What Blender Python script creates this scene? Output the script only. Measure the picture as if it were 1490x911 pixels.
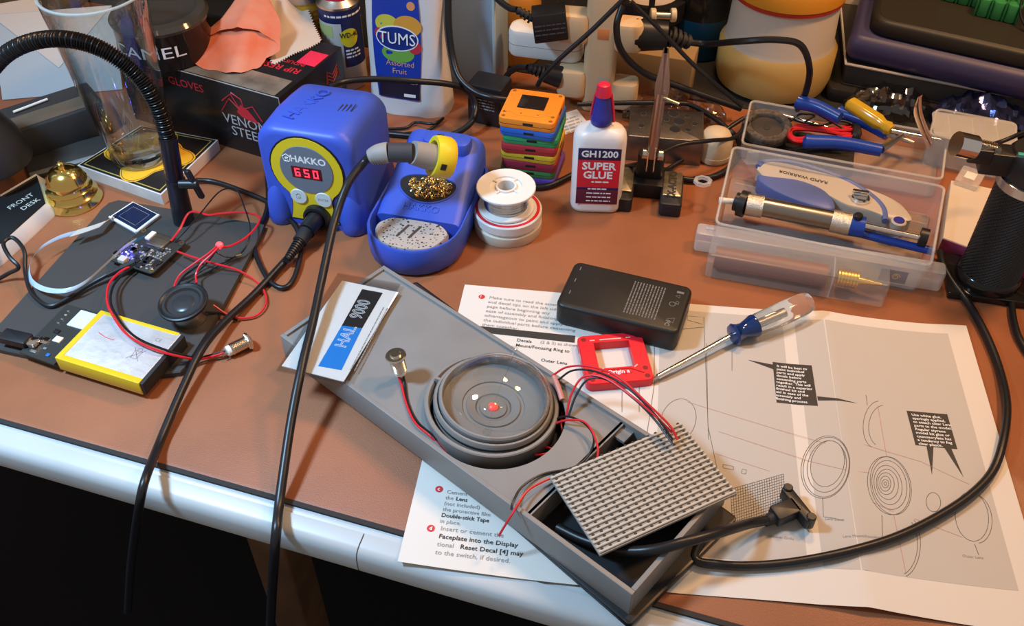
import bpy, math, random
from mathutils import Matrix, Vector, noise
for o in list(bpy.data.objects): bpy.data.objects.remove(o)
random.seed(7)
sc = bpy.context.scene
COL = sc.collection
S = 0.01                      # every length below is in centimetres
# ---------------------------------------------------------------- camera
PITCH = math.radians(44); FPX = 1400.0; DIST = 83.0
CH = DIST*math.sin(PITCH); CY = -DIST*math.cos(PITCH)
cam = bpy.data.cameras.new('camera'); co = bpy.data.objects.new('camera', cam); COL.objects.link(co)
co.location = (0, CY*S, CH*S); co.rotation_euler = (math.pi/2-PITCH, 0, 0)
cam.sensor_fit = 'HORIZONTAL'; cam.sensor_width = 36; cam.lens = 36*FPX/1490
cam.clip_start = .01; cam.clip_end = 50
sc.camera = co
# ---------------------------------------------------------------- world and lamps
w = bpy.data.worlds.new('world'); sc.world = w; w.use_nodes = True
w.node_tree.nodes['Background'].inputs[0].default_value = (1, .88, .80, 1)
w.node_tree.nodes['Background'].inputs[1].default_value = .34
def lamp(name, kind, loc, col, power, size, aim=(0, 0, 0)):
    l = bpy.data.lights.new(name, kind); l.color = col; l.energy = power
    if kind == 'AREA': l.shape = 'RECTANGLE'; l.size, l.size_y = size
    else: l.shadow_soft_size = size
    o = bpy.data.objects.new(name, l); COL.objects.link(o); o.location = Vector(loc)*S
    o.rotation_euler = (Vector(aim)-Vector(loc)).to_track_quat('-Z', 'Y').to_euler()
    return o
lamp('warm_bulb', 'POINT', (60, 14, 84), (1, .52, .21), 21, .07)
lamp('warm_bulb', 'POINT', (26, 38, 100), (1, .60, .30), 19, .07)
led = lamp('cool_led_lamp', 'SPOT', (-62, -16, 84), (.42, .70, 1), 62, .07, (-34, -10, 0))
led.data.spot_size = math.radians(84); led.data.spot_blend = 1.0
sc.view_settings.view_transform = 'Standard'; sc.view_settings.look = 'None'
sc.view_settings.exposure = 0.0; sc.view_settings.gamma = 1; sc.view_settings.use_curve_mapping = False
# ---------------------------------------------------------------- where a line of sight meets a plane
def ray(px, py):
    u, v = px-745, py-455.5
    return Vector((u, math.cos(PITCH)*FPX-math.sin(PITCH)*v, -math.sin(PITCH)*FPX-math.cos(PITCH)*v))
def P(px, py, z=0.0):
    d = ray(px, py); t = (z-CH)/d.z
    return Vector((d.x*t, CY+d.y*t, z))
def V(px, py, Y):
    d = ray(px, py); t = (Y-CY)/d.y
    return Vector((d.x*t, Y, CH+d.z*t))
# ---------------------------------------------------------------- materials
MATS = {}
def mat(name, col, rough=.5, metal=0.0, trans=0.0, emit=None, es=1.0, coat=0.0, var=0.0, vs=40.0, bump=0.0, bs=400.0, alpha=1.0, ior=1.45, aniso=None, sheen=0.0, col2=None, spec=.5):
    if name in MATS: return MATS[name]
    m = bpy.data.materials.new(name); m.use_nodes = True; nt = m.node_tree; b = nt.nodes['Principled BSDF']
    c = (*col, 1)
    b.inputs['Base Color'].default_value = c; b.inputs['Roughness'].default_value = rough
    b.inputs['Metallic'].default_value = metal; b.inputs['Transmission Weight'].default_value = trans
    b.inputs['IOR'].default_value = ior; b.inputs['Alpha'].default_value = alpha
    b.inputs['Coat Weight'].default_value = coat; b.inputs['Sheen Weight'].default_value = sheen
    b.inputs['Specular IOR Level'].default_value = spec
    if emit: b.inputs['Emission Color'].default_value = (*emit, 1); b.inputs['Emission Strength'].default_value = es
    tc = None
    if var or bump:
        tc = nt.nodes.new('ShaderNodeTexCoord')
    if var:
        n = nt.nodes.new('ShaderNodeTexNoise'); n.inputs['Scale'].default_value = vs; n.inputs['Detail'].default_value = 6
        nt.links.new(tc.outputs['Object'], n.inputs['Vector'])
        r = nt.nodes.new('ShaderNodeValToRGB'); r.color_ramp.elements[0].position = .3; r.color_ramp.elements[1].position = .7
        d = col2 if col2 else [min(1, x*(1+var)) for x in col]
        r.color_ramp.elements[0].color = (*[x*(1-var) for x in col], 1) if not col2 else c
        r.color_ramp.elements[1].color = (*d, 1)
        nt.links.new(n.outputs['Fac'], r.inputs['Fac']); nt.links.new(r.outputs['Color'], b.inputs['Base Color'])
    if bump:
        n = nt.nodes.new('ShaderNodeTexNoise'); n.inputs['Scale'].default_value = bs; n.inputs['Detail'].default_value = 4
        nt.links.new(tc.outputs['Object'], n.inputs['Vector'])
        k = nt.nodes.new('ShaderNodeBump'); k.inputs['Strength'].default_value = bump; k.inputs['Distance'].default_value = .0006
        nt.links.new(n.outputs['Fac'], k.inputs['Height']); nt.links.new(k.outputs['Normal'], b.inputs['Normal'])
    MATS[name] = m
    return m
def plastic(name, col, rough=.4, **k): return mat(name, col, rough, **k)
def metal(name, col, rough=.25, **k): return mat(name, col, rough, 1.0, **k)
black = plastic('black_plastic', (.012, .012, .014), .38)
matte = plastic('matte_black', (.016, .016, .018), .62, bump=.15)
rubber = plastic('cable_rubber', (.010, .010, .012), .36)
redwire = plastic('red_wire', (.62, .02, .03), .35)
chrome = metal('chrome', (.82, .80, .77), .14)
steel = metal('steel', (.55, .53, .50), .3)
white = plastic('white_plastic', (.78, .76, .72), .42)
ink = plastic('black_ink', (.03, .028, .026), .6)
wink = plastic('white_ink', (.85, .85, .85), .6)
gink = plastic('grey_ink', (.30, .29, .28), .6)
rink = plastic('red_ink', (.62, .03, .03), .6)
clear = mat('clear_plastic', (.97, .97, .96), .06, trans=1.0, ior=1.2)
glassm = mat('drinking_glass_clear', (.99, 1, .995), .01, trans=1.0, ior=1.45)
def frosted(name, col=(.85, .85, .84), a=.3, rough=.3):
    """milky translucent plastic: part see-through film, part pale surface"""
    if name in MATS: return MATS[name]
    m = bpy.data.materials.new(name); m.use_nodes = True; nt = m.node_tree; b = nt.nodes['Principled BSDF']
    b.inputs['Base Color'].default_value = (*col, 1); b.inputs['Roughness'].default_value = rough
    b.inputs['Alpha'].default_value = a
    MATS[name] = m
    return m
def thin_clear(name, tint=(.96, .97, .97), add=.03, rough=.03, power=3.6):
    if name in MATS: return MATS[name]
    m = bpy.data.materials.new(name); m.use_nodes = True; nt = m.node_tree
    for n in list(nt.nodes):
        if n.type == 'BSDF_PRINCIPLED': nt.nodes.remove(n)
    out = [n for n in nt.nodes if n.type == 'OUTPUT_MATERIAL'][0]
    tr = nt.nodes.new('ShaderNodeBsdfTransparent'); tr.inputs[0].default_value = (*tint, 1)
    gl_ = nt.nodes.new('ShaderNodeBsdfGlossy'); gl_.inputs['Roughness'].default_value = rough
    lw = nt.nodes.new('ShaderNodeLayerWeight'); lw.inputs['Blend'].default_value = .5
    fr = nt.nodes.new('ShaderNodeMath'); fr.operation = 'POWER'; fr.inputs[1].default_value = power; nt.links.new(lw.outputs['Facing'], fr.inputs[0])
    ad = nt.nodes.new('ShaderNodeMath'); ad.inputs[1].default_value = add; ad.use_clamp = True
    mi = nt.nodes.new('ShaderNodeMixShader')
    nt.links.new(fr.outputs[0], ad.inputs[0]); nt.links.new(ad.outputs[0], mi.inputs[0])
    nt.links.new(tr.outputs[0], mi.inputs[1]); nt.links.new(gl_.outputs[0], mi.inputs[2]); nt.links.new(mi.outputs[0], out.inputs['Surface'])
    MATS[name] = m; return m
film = frosted('clear_film', (.9, .9, .9), .09, .08)
case = frosted('frosted_case', (.74, .72, .69), .34, .25)
case2 = frosted('frosted_case_thin', (.80, .78, .75), .22, .2)
# ---------------------------------------------------------------- mesh helpers
def T(x=0, y=0, z=0): return Matrix.Translation((x, y, z))
def R(deg, ax='Z'): return Matrix.Rotation(math.radians(deg), 4, ax)
def rr(sx, sy, r, n=4):
    r = max(.001, min(r, sx/2-.0005, sy/2-.0005)); out = []
    for cx, cy, a0 in ((sx/2-r, sy/2-r, 0), (-sx/2+r, sy/2-r, 90), (-sx/2+r, -sy/2+r, 180), (sx/2-r, -sy/2+r, 270)):
        for i in range(n+1):
            a = math.radians(a0+90*i/n); out.append((cx+r*math.cos(a), cy+r*math.sin(a)))
    return out
def circ(r, n=24, cx=0, cy=0, ry=None):
    ry = r if ry is None else ry
    return [(cx+r*math.cos(2*math.pi*i/n), cy+ry*math.sin(2*math.pi*i/n)) for i in range(n)]
def crom(pts, sub=6):
    pts = [Vector(p) for p in pts]
    if len(pts) < 3: return pts
    q = [2*pts[0]-pts[1]]+pts+[2*pts[-1]-pts[-2]]; out = []
    for i in range(1, len(q)-2):
        a, b, c, d = q[i-1], q[i], q[i+1], q[i+2]
        for j in range(sub):
            t = j/sub
            out.append(.5*((2*b)+(c-a)*t+(2*a-5*b+4*c-d)*t*t+(3*b-a-3*c+d)*t**3))
    out.append(pts[-1]); return out
class G:
    def __init__(s): s.v = []; s.f = []
    def add(s, vs, fs, M=None):
        k = len(s.v)
        s.v += [tuple(M @ Vector(v)) if M else tuple(v) for v in vs]
        s.f += [tuple(i+k for i in f) for f in fs]; return s
    def loft(s, rings, M=None, cap0=True, cap1=True, loop=False):
        n = len(rings[0]); vs = [p for r in rings for p in r]; fs = []
        m = len(rings)
        for i in range(m if loop else m-1):
            a, b = i*n, ((i+1) % m)*n
            for j in range(n):
                k = (j+1) % n; fs.append((a+j, a+k, b+k, b+j))
        if not loop:
            if cap0: fs.append(tuple(range(n))[::-1])
            if cap1: fs.append(tuple((m-1)*n+i for i in range(n)))
        return s.add(vs, fs, M)
    def stack(s, levels, M=None, **k):
        return s.loft([[(x, y, z) for x, y in o] for o, z in levels], M, **k)
    def rbox(s, sx, sy, z0, z1, r=.2, b=.06, M=None, n=4, bn=2):
        b = min(b, sx/2.1, sy/2.1, (z1-z0)/2.1); lv = []
        for i in range(bn+1):
            a = math.pi/2*i/bn; d = b*(1-math.sin(a))
            lv.append((rr(sx-2*d, sy-2*d, max(r-d, .01), n), z0+b*(1-math.cos(a))))
        lv += [(o, z0+z1-z) for o, z in lv[::-1]]
        return s.stack(lv, M)
    def box(s, x0, x1, y0, y1, z0, z1, M=None):
        return s.loft([[(x0, y0, z), (x1, y0, z), (x1, y1, z), (x0, y1, z)] for z in (z0, z1)], M)
    def prism(s, poly, z0, z1, M=None):
        a = sum(p[0]*q[1]-q[0]*p[1] for p, q in zip(poly, poly[1:]+poly[:1]))
        if a < 0: poly = poly[::-1]
        return s.loft([[(x, y, z0) for x, y in poly], [(x, y, z1) for x, y in poly]], M)
    def lathe(s, prof, n=28, M=None, cap0=True):
        rings = [[(r*math.cos(2*math.pi*i/n), r*math.sin(2*math.pi*i/n), z) for i in range(n)] for r, z in prof]
        return s.loft(rings, M, cap0=cap0 and prof[0][0] > 1e-6, cap1=prof[-1][0] > 1e-6)
    def cyl(s, r, z0, z1, n=20, b=.04, M=None):
        b = min(b, r*.5, (z1-z0)/2.2)
        return s.lathe([(r-b, z0), (r, z0+b), (r, z1-b), (r-b, z1)], n, M)
    def tube(s, pts, r, n=8, M=None, sub=6, smooth=True):
        c = crom(pts, sub) if smooth else [Vector(p) for p in pts]
        m = len(c); rad = r if callable(r) else (lambda t: r)
        tan = [(c[min(i+1, m-1)]-c[max(i-1, 0)]).normalized() for i in range(m)]
        up = Vector((0, 0, 1)) if abs(tan[0].z) < .9 else Vector((1, 0, 0))
        rings = []
        for i in range(m):
            up = (up-tan[i]*up.dot(tan[i]))
            if up.length < 1e-6: up = tan[i].orthogonal()
            up.normalize(); sd = tan[i].cross(up); q = rad(i/(m-1))
            rings.append([tuple(c[i]+sd*(-q*math.cos(2*math.pi*j/n))+up*(q*math.sin(2*math.pi*j/n))) for j in range(n)])
        return s.loft(rings, M)
    def strip(s, pts, wv, th, M=None, sub=6):
        """a flat ribbon along pts; wv is the half width vector"""
        c = crom(pts, sub); wv = Vector(wv); u = Vector((0, 0, th/2))
        return s.loft([[tuple(p-wv-u), tuple(p+wv-u), tuple(p+wv+u), tuple(p-wv+u)] for p in c], M)
    def line(s, pts, wd, z, closed=False):
        """flat printed line of width wd on height function z(x, y)"""
        pts = [Vector(p[:2]) for p in pts]; m = len(pts)
        vs = []; fs = []
        for i, p in enumerate(pts):
            a = pts[(i-1) % m] if closed or i else p; b = pts[(i+1) % m] if closed or i < m-1 else p
            t = (b-a).normalized() if (b-a).length else Vector((1, 0)); nrm = Vector((-t.y, t.x))*wd/2
            for q in (p+nrm, p-nrm): vs.append((q.x, q.y, z(q.x, q.y)))
        for i in range(m if closed else m-1):
            k = (i+1) % m; fs.append((2*i, 2*i+1, 2*k+1, 2*k))
        return s.add(vs, fs)
    def text(s, body, size, M=None, al='CENTER', fn=None, bold=0.0, line=1.0, ext=0.0, sx=1.0, outline=0.0):
        cu = bpy.data.curves.new('t', 'FONT'); cu.body = body; cu.size = size; cu.align_x = al; cu.align_y = 'CENTER'
        cu.resolution_u = 2; cu.offset = bold; cu.space_line = line; cu.extrude = ext
        if outline: cu.fill_mode = 'NONE'; cu.bevel_depth = outline; cu.bevel_resolution = 0
        o = bpy.data.objects.new('t', cu); me = bpy.data.meshes.new_from_object(o)
        vs = [Vector((v.co.x*sx, v.co.y, v.co.z)) for v in me.vertices]; me.calc_loop_triangles(); fs = [tuple(p.vertices) for p in me.loop_triangles]
        if fn: vs = [Vector(fn(v)) for v in vs]
        s.add(vs, fs, M)
        bpy.data.objects.remove(o); bpy.data.curves.remove(cu); bpy.data.meshes.remove(me); return s
def dash_rows(g, x0, x1, ys, z, h, M=None, seed=1):
    """rows of fine print too small to read"""
    r_ = random.Random(seed)
    for y in ys:
        x = x0
        while x < x1:
            w_ = min(r_.uniform(h*1.2, h*5), x1-x); g.box(x, x+w_, y-h/2, y+h/2, z, z+.006, M); x += w_+h*.7
    return g
def tag(o, label=None, cat=None, group=None, kind=None):
    if label: o['label'] = label
    if cat: o['category'] = cat
    if group: o['group'] = group
    if kind: o['kind'] = kind
    return o
def mk(name, g, m, parent=None, smooth=42, label=None, cat=None, group=None, kind=None):
    me = bpy.data.meshes.new(name)
    org = Vector((0, 0, 0))
    if parent is None and g.v:
        lo = [min(v[i] for v in g.v) for i in range(3)]; hi = [max(v[i] for v in g.v) for i in range(3)]
        org = Vector(((lo[0]+hi[0])/2, (lo[1]+hi[1])/2, lo[2]))
    me.from_pydata([((x-org.x)*S, (y-org.y)*S, (z-org.z)*S) for x, y, z in g.v], [], g.f); me.update()
    me.materials.append(m)
    if smooth: me.shade_smooth(); me.set_sharp_from_angle(angle=math.radians(smooth))
    o = bpy.data.objects.new(name, me); COL.objects.link(o); o.location = org*S
    if parent: o.parent = parent
    return tag(o, label, cat, group, kind)
def thing(name, label, cat, loc=(0, 0, 0), rz=0, group=None, rot=None):
    o = bpy.data.objects.new(name, None); COL.objects.link(o); o.location = Vector(loc)*S
    o.empty_display_size = .01
    o.rotation_euler = (0, 0, math.radians(rz)) if rot is None else [math.radians(a) for a in rot]
    return tag(o, label, cat, group)
def copy_thing(src, loc=None, rz=None, label=None):
    r = src.copy(); COL.objects.link(r)
    if loc is not None: r.location = Vector(loc)*S
    if rz is not None: r.rotation_euler = (0, 0, math.radians(rz))
    if label: r['label'] = label
    for ch in [c for c in bpy.data.objects if c.parent == src]:
        c = ch.copy(); COL.objects.link(c); c.parent = r
        for gch in [x for x in bpy.data.objects if x.parent == ch]:
            d = gch.copy(); COL.objects.link(d); d.parent = c
    return r
def cable(name, label, pts, r, m=None, group=None, n=8):
    """pts: (px, py, z) seen points, or Vectors"""
    q = [p if isinstance(p, Vector) else P(*p) for p in pts]
    return mk(name, G().tube(q, r, n), m or rubber, None, 60, label, 'cable', group)
# ---------------------------------------------------------------- desk, mat, floor, wall
DA = -17.6; DO = (-6.9, -22.2, 0)       # hem of the mat: direction and a point on it
leather = mat('brown_leather', (.25, .085, .034), .46, var=.22, vs=9, bump=.35, bs=900, col2=(.34, .118, .048))
deskwhite = plastic('white_laminate', (.47, .48, .48), .35, var=.06, vs=12)
darkfloor = plastic('dark_floor', (.006, .006, .008), .9)
def D2(x, y, z=0):
    v = Matrix.Rotation(math.radians(DA), 4, 'Z') @ Vector((x, y, z)); return v+Vector(DO)
desk = thing('desk', 'white laminate desk with a rounded front edge under the brown mat', 'desk', (DO[0], DO[1], -72), DA)
mk('desk_top', G().rbox(190, 92, 69.3, 71.8, .5, .3, T(0, 46-.9, 0)), deskwhite, desk)
def edge_piece(x0, x1):
    pr = [(.0, -2.5), (-1.4, -2.5), (-1.58, -2.35), (-1.62, -2.0), (-1.6, -1.0), (-1.5, -.55), (-1.25, -.28), (-.9, -.14), (0, .0)]
    return G().loft([[(x, y-.9+.02, z+72-.1) for y, z in pr] for x in (x0, x1)])
for a, b in ((-95, -3.35), (-3.25, 60), (60.1, 95)): mk('edge_strip', edge_piece(a, b), deskwhite, desk)
wood = mat('table_leg_wood', (.11, .055, .025), .6, var=.3, vs=20)
for x, y in ((-19.5, 9), (-80, 6), (80, 6), (-80, 84), (80, 84)):
    mk('leg', G().rbox(4, 4, 0, 69.4, .4, .1, T(x, y, 0)), wood, desk)
matt = thing('desk_mat', 'brown leather desk mat with a dark stitched hem', 'mat', D2(0, 0, -.2), DA)
mk('mat_sheet', G().rbox(186, 62, 0, .2, 1, .04, T(0, 31, 0)), leather, matt)
hemm = plastic('mat_hem', (.02, .016, .016), .7)
mk('hem', G().box(-93, 93, -.32, .06, .02, .23), hemm, matt)
floor = mk('floor', G().box(-220, 220, -160, 150, -73, -72), darkfloor, kind='structure')
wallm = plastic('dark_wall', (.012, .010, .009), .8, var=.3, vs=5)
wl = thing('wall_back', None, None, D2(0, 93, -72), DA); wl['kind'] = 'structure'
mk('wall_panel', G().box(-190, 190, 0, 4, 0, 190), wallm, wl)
carton = mat('brown_cardboard', (.28, .18, .10), .85, var=.12, vs=15)
tg = thing('cardboard_tag', 'tan cardboard flap hanging under the desk edge near the black lead', 'cardboard', D2(-25.6, 2.0, -9.5), DA)
mk('flap', G().rbox(3.3, .25, 0, 6.1, .05, .02), carton, tg)
def VE(px, py, ly):
    """seen point on the upright plane that runs along the desk front, ly in front of (-) or behind the hem"""
    d = ray(px, py); n = R(DA) @ Vector((0, 1, 0)); o = Vector((0, CY, CH))
    t = (ly-(o-Vector(DO)).dot(n))/d.dot(n)
    return o+d*t
bl_ = thing('shade_board', 'matt black board added as the shade along the back of the desk', 'board', D2(0, 62.2, -.2), DA)  # added board: its black stands for the shade behind the clutter
mk('board', G().rbox(186, 28, 0, .2, .3, .05, T(0, 14, 0)), plastic('board_shade_black', (.010, .009, .009), .75), bl_)
mk('shade_riser', G().box(-93, 93, -2.4, 0, 72.5, 96), wallm, wl)  # added upright panel that keeps the background dark
# ================================================================ soldering station
blue = plastic('station_blue', (.045, .095, .52), .42, bump=.12, bs=1500)
yellow = plastic('station_yellow', (.78, .58, .02), .4)
pgrey = plastic('panel_grey', (.16, .19, .23), .4)
grip = plastic('grip_grey', (.30, .28, .26), .6)
st = thing('soldering_station', 'blue and yellow soldering station with a red lit number display', 'soldering station', P(462, 330, 0), -14)
def st_outline(w, h, flare, r=1.9, arch=0.0):
    pts = []                                    # right foot up over the top and down to the left foot
    for i in range(7):
        t = i/6; pts.append((w/2+flare*(1-t)**2.2, h*.45*t))
    for i in range(7):
        a = math.pi/2*i/6; pts.append((w/2-r+r*math.cos(a), h-r+r*math.sin(a)))
    L = [(-x, z) for x, z in pts[::-1]]
    b = [(-w/2*.45+w*.45*i/6, arch*math.sin(math.pi*i/6)+.0) for i in range(7)]
    return pts+L+b
dep = 9.4
def st_ring(y, w, h, fl, ar): return [(x, y, z) for x, z in st_outline(w, h, fl, 1.9, ar)]
# the front stands upright at the foot and leans back a little; bevelled front edge
rings = []
for y, ins, h in ((0, .55, 9.9), (.12, .22, 10.25), (.45, .02, 10.5), (1.0, 0, 10.62), (4, 0, 10.6), (7, 0, 10.2), (8.8, .05, 9.9), (dep, .5, 9.2)):
    rings.append(st_ring(y, 9.3-2*ins, h, .55-ins*.4, .9))
body = mk('body', G().loft(rings), blue, st, 50)
for sx in (-1, 1):
    f = [[(sx*(3.65)+rx*1.35*math.cos(a), -.15+ry*math.sin(a)*1.5+.9, z) for a in [2*math.pi*i/18 for i in range(18)]] for rx, ry, z in ((.92, .92, 0), (1, 1, .15), (1, 1, 1.0), (.95, .95, 2.0), (.82, .82, 3.0), (.6, .6, 3.9), (.3, .35, 4.6), (.05, .1, 5.0))]
    mk('foot', G().loft(f), blue, st, 60)
for i in range(4):
    mk('vent_slot', G().rbox(.09, 1.35, 0, .05, .04, .01, T(1.9+i*.38, 4.6+i*.1, 10.52) @ R(-4, 'X')), ink, st)
mk('embossed_lettering', G().text('HAKKO', 1.75, T(-1.2, 4.6, 10.52) @ R(-4, 'X') @ R(76), ext=.05, bold=-.02), blue, st)
FM = T(0, -.02, 0) @ R(90, 'X')               # front face: local x, z
tear = []
for i in range(25):
    a = math.radians(-50+280*i/24); tear.append((3.45*math.cos(a), 6.55+3.45*math.sin(a)))
tear += [(-1.95, 3.3), (-2.0, 2.4), (-2.2, 1.4), (-2.35, .85), (2.35, .85), (2.2, 1.4), (2.0, 2.4), (1.95, 3.3)]
panel = mk('front_panel', G().prism(tear, 0, .12, FM), yellow, st)
mk('panel_rim', G().prism([(x*1.045, (z-5)*1.03+5) for x, z in tear], -.02, .06, FM), black, st)
disc = mk('display_disc', G().cyl(2.55, .1, .2, 36, .03, FM @ T(0, 6.65, 0)), pgrey, st)
mk('lettering', G().text('⬠HAKKO' if False else 'HAKKO', .98, FM @ T(.32, 7.75, .21), bold=.025), wink, disc)
g = G()
pent = [(.42*math.cos(math.radians(90+72*i))-1.72, .42*math.sin(math.radians(90+72*i))+7.75) for i in range(5)]
for i in range(5):
    a, b = pent[i], pent[(i+1) % 5]; g.tube([FM @ Vector((*a, .21)), FM @ Vector((*b, .21))], .045, 4)
for i in range(5):
    a = math.radians(90+72*i); g.tube([FM @ Vector((-1.72, 7.75, .21)), FM @ Vector((-1.72+.2*math.cos(a), 7.75+.2*math.sin(a), .21))], .04, 4)
mk('pentagon_mark', g, wink, disc)
mk('display_window', G().rbox(2.9, 1.25, .19, .23, .06, .01, FM @ T(0, 6.35, 0)), plastic('dark_red_window', (.10, .008, .014), .2), disc)
seg = mat('lit_red_segments', (.9, .05, .06), .4, emit=(1, .03, .07), es=1.6)
def seven(ch, x, y, w, h, M, g):
    on = {'6': 'afgedc', '5': 'afgcd', '0': 'abcdef'}[ch]; t = .14
    L = {'a': (x-w/2, x+w/2, y+h/2-t, y+h/2), 'g': (x-w/2, x+w/2, y-t/2, y+t/2), 'd': (x-w/2, x+w/2, y-h/2, y-h/2+t),
         'f': (x-w/2, x-w/2+t, y, y+h/2), 'e': (x-w/2, x-w/2+t, y-h/2, y), 'b': (x+w/2-t, x+w/2, y, y+h/2), 'c': (x+w/2-t, x+w/2, y-h/2, y)}
    for k in on: g.box(*L[k], .225, .245, M)
g = G()
for i, ch in enumerate('650'): seven(ch, -.88+i*.88, 6.35, .52, .88, FM, g)
mk('lit_digits', g, seg, disc)
for x, tx in ((-1.22, 'UP'), (1.22, 'ENTER')):
    bt = mk('button', G().cyl(.82, .1, .26, 24, .06, FM @ T(x, 3.55, 0)), plastic('button_white', (.62, .68, .66), .4), st)
    mk('lettering', G().text(tx, .42 if tx == 'UP' else .36, FM @ T(x, 3.4 if tx == 'UP' else 3.55, .265)), pgrey, bt)
    if tx == 'UP': mk('arrow_mark', G().tube([FM @ Vector((x-.25, 3.72, .265)), FM @ Vector((x, 3.92, .265)), FM @ Vector((x+.25, 3.72, .265))], .035, 4, smooth=False), pgrey, bt)
sock = FM @ T(.35, 1.55, 0)
mk('socket_ring', G().lathe([(1.25, .1), (1.3, .2), (1.25, .75), (1.0, .8), (.9, .6)], 28, sock), black, st)
# plug and the lead that leaves it
pl0 = Matrix(st.matrix_basis) if False else (T(*P(462, 330, 0)) @ R(-14))
def stw(x, y, z): return pl0 @ Vector((x, y, z))
lead = thing('station_lead', 'black lead plugged into the station and running off the left desk edge', 'cable', stw(.35, -2, 0))
def rel(o, pts): return [Vector(p)-Vector(o.location)/S for p in pts]
a, b, c, d = stw(.35, -.6, 1.6), stw(.2, -2.6, 1.5), stw(.05, -3.9, 1.3), stw(-.25, -6.2, 1.0)
mk('plug', G().tube(rel(lead, [a, b]), .82, 18, smooth=False), black, lead)
mk('plug_collar', G().tube(rel(lead, [b, c]), .68, 18, smooth=False), matte, lead)
g = G()
for i in range(9):
    t = i/9; q = c.lerp(d, t); e = c.lerp(d, t+.07); g.tube(rel(lead, [q, e]), .56-.22*t, 12, smooth=False)
g.tube(rel(lead, [c, d]), .3, 10, smooth=False)
mk('strain_relief', g, black, lead)
cp = [d]+[P(*q) for q in ((420, 374, .6), (372, 426, .42), (325, 470, .9), (294, 508, 1.3), (270, 556, 1.0), (248, 606, .7), (229, 652, .6))]
cp += [VE(212, 700, -2.6)+Vector((0,0,.15))]+[VE(x, y, -3.75) for x, y in ((203, 735), (196, 780), (190, 830), (186, 890))]
mk('cord', G().tube(rel(lead, cp), .33, 10), rubber, lead)
# ================================================================ iron holder
HB = (-8.7, 9.0, 0)
ho = thing('soldering_iron_holder', 'blue soldering iron holder with a yellow collar, beside the solder spools', 'iron holder', HB, -14)
def cap(w, y0, y1, n=12, front=1.0):
    """capsule-like plan: round at the front (y0), nearly square at the back"""
    pts = []
    r = w/2
    for i in range(n+1):
        a = math.pi+math.pi*i/n; pts.append((r*math.cos(a), y0+r*front+r*front*math.sin(a)))
    q = r*.45
    for i in range(6): a = math.pi/2*i/5; pts.append((r-q+q*math.cos(a), y1-q+q*math.sin(a)))
    for i in range(6): a = math.pi/2+math.pi/2*i/5; pts.append((-r+q+q*math.cos(a), y1-q+q*math.sin(a)))
    return pts
hw = 8.9; RH = 3.2
# tray: outer wall, rim and floor
prof = [(hw-.9, -4.1, 10.1, 0), (hw-.2, -4.5, 10.4, .35), (hw, -4.65, 10.5, 1.6), (hw-.05, -4.62, 10.5, 2.9), (hw-.25, -4.5, 10.4, 3.1), (hw-.55, -4.3, 10.3, 3.05), (hw-.75, -4.2, 10.2, 2.7), (hw-.9, -4.1, 10.1, 1.0)]
mk('base_tray', G().stack([(cap(w_, a_, b_), z_) for w_, a_, b_, z_ in prof]), blue, ho, 50)
# ramp: rises from behind the sponge to the collar
def ramp_ring(y, w, z, zb=.6, r=1.3):
    o = rr(w, z-zb+2, r, 5)
    return [(x, y, max(zb, q+(z-zb+2)/2+zb-2)) for x, q in o]
rs = []
for i in range(15):
    t = i/14; y = .4+9.6*t; z = 2.9+.35*math.sin(t*math.pi)+RH*t**1.15 if t < .98 else 2.9+RH*.97
    w = hw-.5-.7*t
    rs.append(ramp_ring(y+.25*0, w, z, .6, .9+.5*t))
rs.append(ramp_ring(10.45, hw-1.8, 5.2, .6, 1.5))
mk('ramp', G().loft(rs), blue, ho, 55)
def ramp_z(y): t = (y-.4)/9.6; return 2.9+.35*math.sin(t*math.pi)+RH*max(t, 0)**1.15
def on_ramp(x, y, up=0.0): return (x, y, ramp_z(y)+up)
kid = []; HY = 3.55
for i in range(28):
    a = 2*math.pi*i/28; x = 2.75*math.cos(a); y = HY+1.42*math.sin(a)+.35*(x/2.75)**2*1.0-.1
    kid.append((x, y))
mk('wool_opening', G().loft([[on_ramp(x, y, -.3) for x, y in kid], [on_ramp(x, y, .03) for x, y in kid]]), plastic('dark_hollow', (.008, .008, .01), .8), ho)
mk('opening_lip', G().tube([Vector(on_ramp(x, y, .02)) for x, y in kid+kid[:1]], .09, 6, sub=2), blue, ho)
g = G(); rnd = random.Random(3)
for i in range(190):
    a = rnd.random()*6.283; q = math.sqrt(rnd.random())*.9
    x = .25+2.3*q*math.cos(a); y = HY+1.2*q*math.sin(a)+.2*(x/2.75)**2; r_ = rnd.uniform(.1, .24); ph = rnd.random()*6.28; tl = rnd.uniform(-1, 1)
    pts = []
    for k in range(6):
        b_ = ph+k*.85; pts.append((x+r_*math.cos(b_), y+r_*math.sin(b_)*.8, ramp_z(y)+.02+.1*math.sin(b_+tl)+tl*.06+.02*k))
    g.tube(pts, .032, 3, sub=1)
mk('brass_wool', g, metal('brass_wool_metal', (.85, .62, .26), .28), ho, 60, kind='stuff')
mk('embossed_lettering', G().text('HAKKO', 1.0, T(0, 1.45, ramp_z(1.45)+.05) @ R(24, 'X'), ext=.03), blue, ho)
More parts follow.
